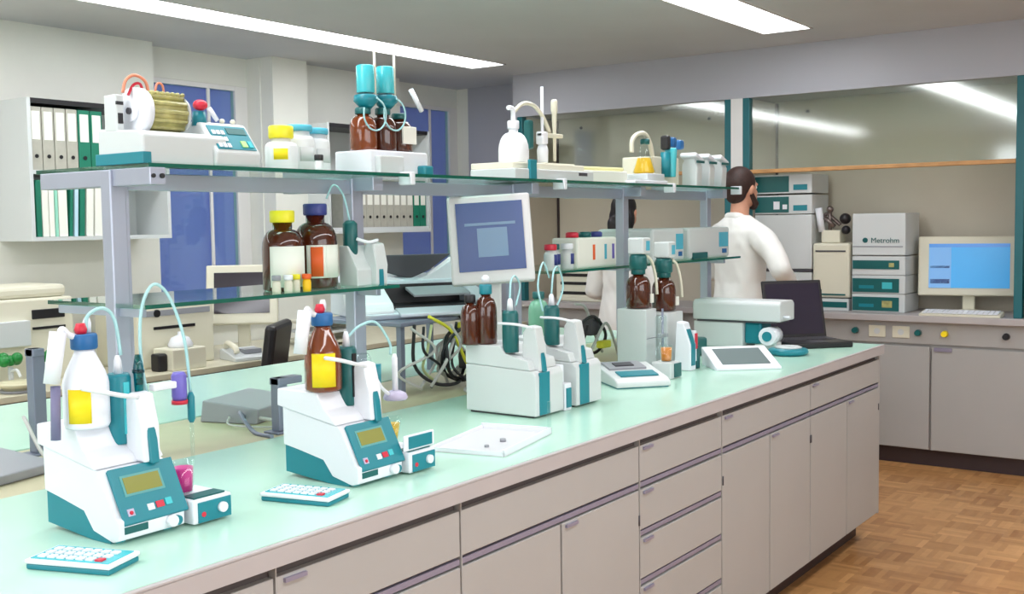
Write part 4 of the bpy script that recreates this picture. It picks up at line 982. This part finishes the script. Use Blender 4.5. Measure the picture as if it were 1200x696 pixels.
# ------------------------------------------------------------------ people
def capsules(caps, vox, name, m_, parent, smooth=4, folds=0.):
    bm = bmesh.new()
    for c in caps:
        if c[0] == 'loft':
            seg = 28; rings = []
            for z, rx, ry, cy in c[1]:
                rg = []
                for i in range(seg):
                    a = 2*PI*i/seg; ca, sa = math.cos(a), math.sin(a); e = .82
                    rg.append(bm.verts.new((math.copysign(abs(ca)**e, ca)*rx, cy + math.copysign(abs(sa)**e, sa)*ry, z)))
                rings.append(rg)
            for a, b in zip(rings, rings[1:]):
                for i in range(seg): bm.faces.new((a[i], a[(i+1) % seg], b[(i+1) % seg], b[i]))
            bm.faces.new(rings[0][::-1]); bm.faces.new(rings[-1])
        elif len(c) == 4:
            p0, p1, r0, r1 = c; p0, p1 = Vector(p0), Vector(p1); d = p1-p0; L = d.length
            q = d.to_track_quat('Z', 'Y').to_matrix() if L > 1e-6 else Matrix.Identity(3)
            seg = 16; rings = []
            hs = [(-r0*math.cos(a), r0*math.sin(a)) for a in [i*PI/2/5 for i in range(1, 6)]] + [(L + r1*math.sin(a), r1*math.cos(a)) for a in [i*PI/2/5 for i in range(0, 5)]]
            for h, r in hs: rings.append([bm.verts.new(p0 + q @ Vector((r*math.cos(2*PI*i/seg), r*math.sin(2*PI*i/seg), h))) for i in range(seg)])
            for a, b in zip(rings, rings[1:]):
                for i in range(seg): bm.faces.new((a[i], a[(i+1) % seg], b[(i+1) % seg], b[i]))
            bm.faces.new(rings[0][::-1]); bm.faces.new(rings[-1])
        else:
            p, s = c; r = bmesh.ops.create_uvsphere(bm, u_segments=20, v_segments=12, radius=1)
            for v in r['verts']: v.co = Vector((v.co.x*s[0], v.co.y*s[1], v.co.z*s[2])) + Vector(p)
    bmesh.ops.recalc_face_normals(bm, faces=bm.faces)
    me = bpy.data.meshes.new(name); bm.to_mesh(me); bm.free()
    o = bpy.data.objects.new(name, me); C.objects.link(o)
    r = o.modifiers.new('r', 'REMESH'); r.mode = 'VOXEL'; r.voxel_size = vox; r.use_smooth_shade = True
    s = o.modifiers.new('s', 'SMOOTH'); s.factor = .5; s.iterations = smooth
    bpy.context.view_layer.update()
    me2 = bpy.data.meshes.new_from_object(o.evaluated_get(bpy.context.evaluated_depsgraph_get()))
    o.modifiers.clear(); o.data = me2; me2.name = name; me2.materials.clear(); me2.materials.append(m_)
    if folds:
        from mathutils import noise
        nn = [v.normal.copy() for v in me2.vertices]
        for v, n_ in zip(me2.vertices, nn):
            q = v.co; w = noise.noise(Vector((q.x*9 + q.z*5, q.y*9, q.z*3.2))) + .5*noise.noise(Vector((q.x*22 - q.z*9, q.y*20, q.z*9)))
            v.co += n_*w*folds
    for p in me2.polygons: p.use_smooth = True
    if parent: o.parent = parent
    return o
def hand(wrist, d, side, palm):
    """wrist point, pointing direction d, side vector (towards the thumb), palm normal: palm, four fingers, thumb as capsules"""
    w = Vector(wrist); d = Vector(d).normalized(); s = (Vector(side) - d*d.dot(Vector(side))).normalized(); n = d.cross(s)
    if n.dot(Vector(palm)) < 0: n = -n
    out = []
    for k, L in zip((-1.5, -.5, .5, 1.5), (.052, .066, .072, .064)):
        base = w + d*.085 + s*k*.019
        out.append((tuple(w + d*.01 + s*k*.010), tuple(base), .014, .012))
        a = base + (d*.9 + n*.25).normalized()*L*.5; b = a + (d*.6 + n*.65).normalized()*L*.5
        out.append((tuple(base), tuple(a), .0095, .0085)); out.append((tuple(a), tuple(b), .0085, .0075))
    tb = w + d*.03 + s*.026; t1 = tb + (d*.6 + s*.75).normalized()*.04; t2 = t1 + (d*.9 + s*.1 + n*.3).normalized()*.028
    out += [(tuple(w + d*.012), tuple(tb), .014, .013), (tuple(tb), tuple(t1), .012, .010), (tuple(t1), tuple(t2), .010, .008)]
    return out
def person(loc, rz, label, height, hair_m, male=True, arms=None, head_turn=0, head_down=.02):
    t = T('person', label, 'person', loc, rz)
    k = height/1.75
    def v(x, y, z): return (x*k, y*k, z*k)
    sh = .19 if male else .165; hip = .095
    # local front is -Y; +X is the person's left
    EL, WR, HD = arms['elbow'], arms['wrist'], arms['dir']
    caps = []
    # head group
    hc = Vector(v(0, -.02, 1.64))
    caps += [(tuple(hc + Vector(v(0, .012, .012))), (.074*k, .093*k, .100*k)), (tuple(hc + Vector(v(0, -.03, -.045))), (.056*k, .062*k, .068*k)),
             (tuple(hc + Vector(v(0, -.093, -.012))), tuple(hc + Vector(v(0, -.098, -.03))), .010*k, .013*k),
             (tuple(hc + Vector(v(-.02, -.083, -.062))), tuple(hc + Vector(v(.02, -.083, -.062))), .008*k, .008*k),
             (tuple(hc + Vector(v(-.03, -.078, .018))), tuple(hc + Vector(v(.03, -.078, .018))), .010*k, .010*k)]
    for s in (-1, 1): caps.append((tuple(hc + Vector(v(s*.074, .0, -.012))), (.010*k, .018*k, .030*k)))
    caps += [(v(0, .01, 1.44), v(0, -.005, 1.58), .056*k, .052*k)]
    f_ = sh/.19
    caps += [('loft', [(z*k, rx*k*f_, ry*k, cy*k) for z, rx, ry, cy in ((.86, .125, .090, .005), (.97, .140, .098, .005), (1.10, .125, .088, .0), (1.22, .135, .092, .0), (1.32, .148, .092, .005), (1.38, .140, .080, .012), (1.425, .095, .060, .015), (1.45, .05, .05, .012))])]
    for s in (-1, 1):
        S_ = v(s*(sh-.035), .012, 1.365); E_ = v(*[a*b for a, b in zip((s, 1, 1), EL[0 if s < 0 else 1])]); W_ = v(*[a*b for a, b in zip((s, 1, 1), WR[0 if s < 0 else 1])])
        caps += [(S_, E_, .044*k, .038*k), (E_, W_, .036*k, .026*k)]
        d = Vector(W_) - Vector(E_)
        caps += hand(W_, (d.normalized() + Vector(HD))*1.0, (-s, 0, .2), (0, 0, -1))
        caps += [(v(s*hip*.75, 0, .88), v(s*hip*1.0, -.01, .50), .070*k, .052*k), (v(s*hip*1.0, -.01, .50), v(s*hip*1.1, .02, .09), .052*k, .040*k),
                 (v(s*hip*1.1, .03, .045), v(s*hip*1.25, -.14, .035), .040*k, .034*k)]
    body = capsules(caps, .0065, 'body', SKIN, t)
    # face details
    for s in (-1, 1):
        e = MB().ball(tuple(hc + Vector(v(s*.031, -.066, .001))), .0110*k).build('eye', PAPER, body); MB().ball(tuple(hc + Vector(v(s*.031, -.0735, .001))), .0048*k).build('iris', BLACK, e)
    MB().ball(tuple(hc + Vector(v(0, -.0905, -.064))), .02*k, 1, .25, .25).build('mouth', mat('lips', (170, 90, 84), .5), body)
    # hair
    hp = [(tuple(hc + Vector(v(0, .026, .028))), (.084*k, .098*k, .096*k))]
    if male:
        hp += [(tuple(hc + Vector(v(0, .055, -.03))), (.070*k, .055*k, .065*k))]
    else:
        hp += [(tuple(hc + Vector(v(0, .05, -.05))), (.095*k, .068*k, .12*k)), (v(-.03, .075, 1.56), v(-.03, .085, 1.44), .05*k, .04*k), (v(.03, .075, 1.56), v(.03, .085, 1.44), .05*k, .04*k)]
    capsules(hp, .007, 'hair', hair_m, t)
    if male:
        capsules([(tuple(hc + Vector(v(-.045, -.055, -.09))), tuple(hc + Vector(v(0, -.083, -.105))), .020*k, .024*k), (tuple(hc + Vector(v(.045, -.055, -.09))), tuple(hc + Vector(v(0, -.083, -.105))), .020*k, .024*k),
                  (tuple(hc + Vector(v(-.062, -.01, -.04))), tuple(hc + Vector(v(-.045, -.055, -.09))), .014*k, .018*k), (tuple(hc + Vector(v(.062, -.01, -.04))), tuple(hc + Vector(v(.045, -.055, -.09))), .014*k, .018*k)], .006, 'beard', hair_m, t)
    # coat
    cc = [('loft', [(z*k, rx*k*(f_ if z > 1.15 else 1), ry*k, cy*k) for z, rx, ry, cy in ((.52, .205, .150, .01), (.66, .198, .145, .01), (.82, .186, .138, .01), (.97, .172, .130, .005), (1.10, .156, .116, .0), (1.22, .166, .120, .0),
          (1.32, .182, .120, .005), (1.39, .186, .108, .012), (1.435, .150, .088, .015), (1.465, .092, .072, .012), (1.485, .066, .062, .010))])]
    for s in (-1, 1):
        S_ = v(s*sh, .01, 1.395); E_ = Vector(v(*[a*b for a, b in zip((s, 1, 1), EL[0 if s < 0 else 1])])); W_ = Vector(v(*[a*b for a, b in zip((s, 1, 1), WR[0 if s < 0 else 1])]))
        M1 = (Vector(S_) + E_)/2
        cc += [(v(s*(sh-.035), .012, 1.375), tuple(M1), .072*k, .066*k), (tuple(M1), tuple(E_), .066*k, .060*k), (tuple(E_), tuple(E_ + (W_-E_)*.86), .060*k, .046*k)]
    coat = capsules(cc, .009, 'lab_coat', COAT, t, 6, .009)
    for z in (1.28, 1.14, 1.0, .86): MB().cyl(v(.012, -.132, z), v(.012, -.10, z), .008*k).build('button', PAPER, coat)
    capsules([(v(-.035, .055, 1.475), v(.035, .055, 1.475), .026*k, .026*k), (v(.045, .045, 1.475), v(.05, -.045, 1.44), .022*k, .018*k), (v(-.045, .045, 1.475), v(-.05, -.045, 1.44), .022*k, .018*k)], .006, 'collar', COAT, t)
    for s in (-1, 1):
        capsules([(v(s*hip*.9, 0, .76), v(s*hip*1.0, -.01, .50), .078*k, .066*k), (v(s*hip*1.0, -.01, .50), v(s*hip*1.1, .015, .10), .070*k, .062*k)], .009, 'trouser_leg', TROUS, t)
        capsules([(v(s*hip*1.1, .04, .052), v(s*hip*1.25, -.15, .044), .050*k, .042*k)], .007, 'shoe', SHOE, t)
    return t
# the man stands at the hood worktop, seen from behind, hands in front of him
person((5.93, 2.60, 0), 66, 'bearded man in a white lab coat standing with his back turned at the hood', 1.77, HAIRB, True,
       arms=dict(elbow=((.375, .05, 1.185), (.28, -.02, 1.16)), wrist=((.22, -.20, 1.06), (.16, -.24, 1.07)), dir=(0, -.2, -.1)))
person((6.05, 3.44, 0), 88, 'dark-haired person in a white lab coat half hidden behind a rack post', 1.64, HAIRK, False,
       arms=dict(elbow=((.25, .0, 1.10), (.25, .0, 1.10)), wrist=((.17, -.22, 1.04), (.17, -.22, 1.04)), dir=(0, -.2, -.1)))
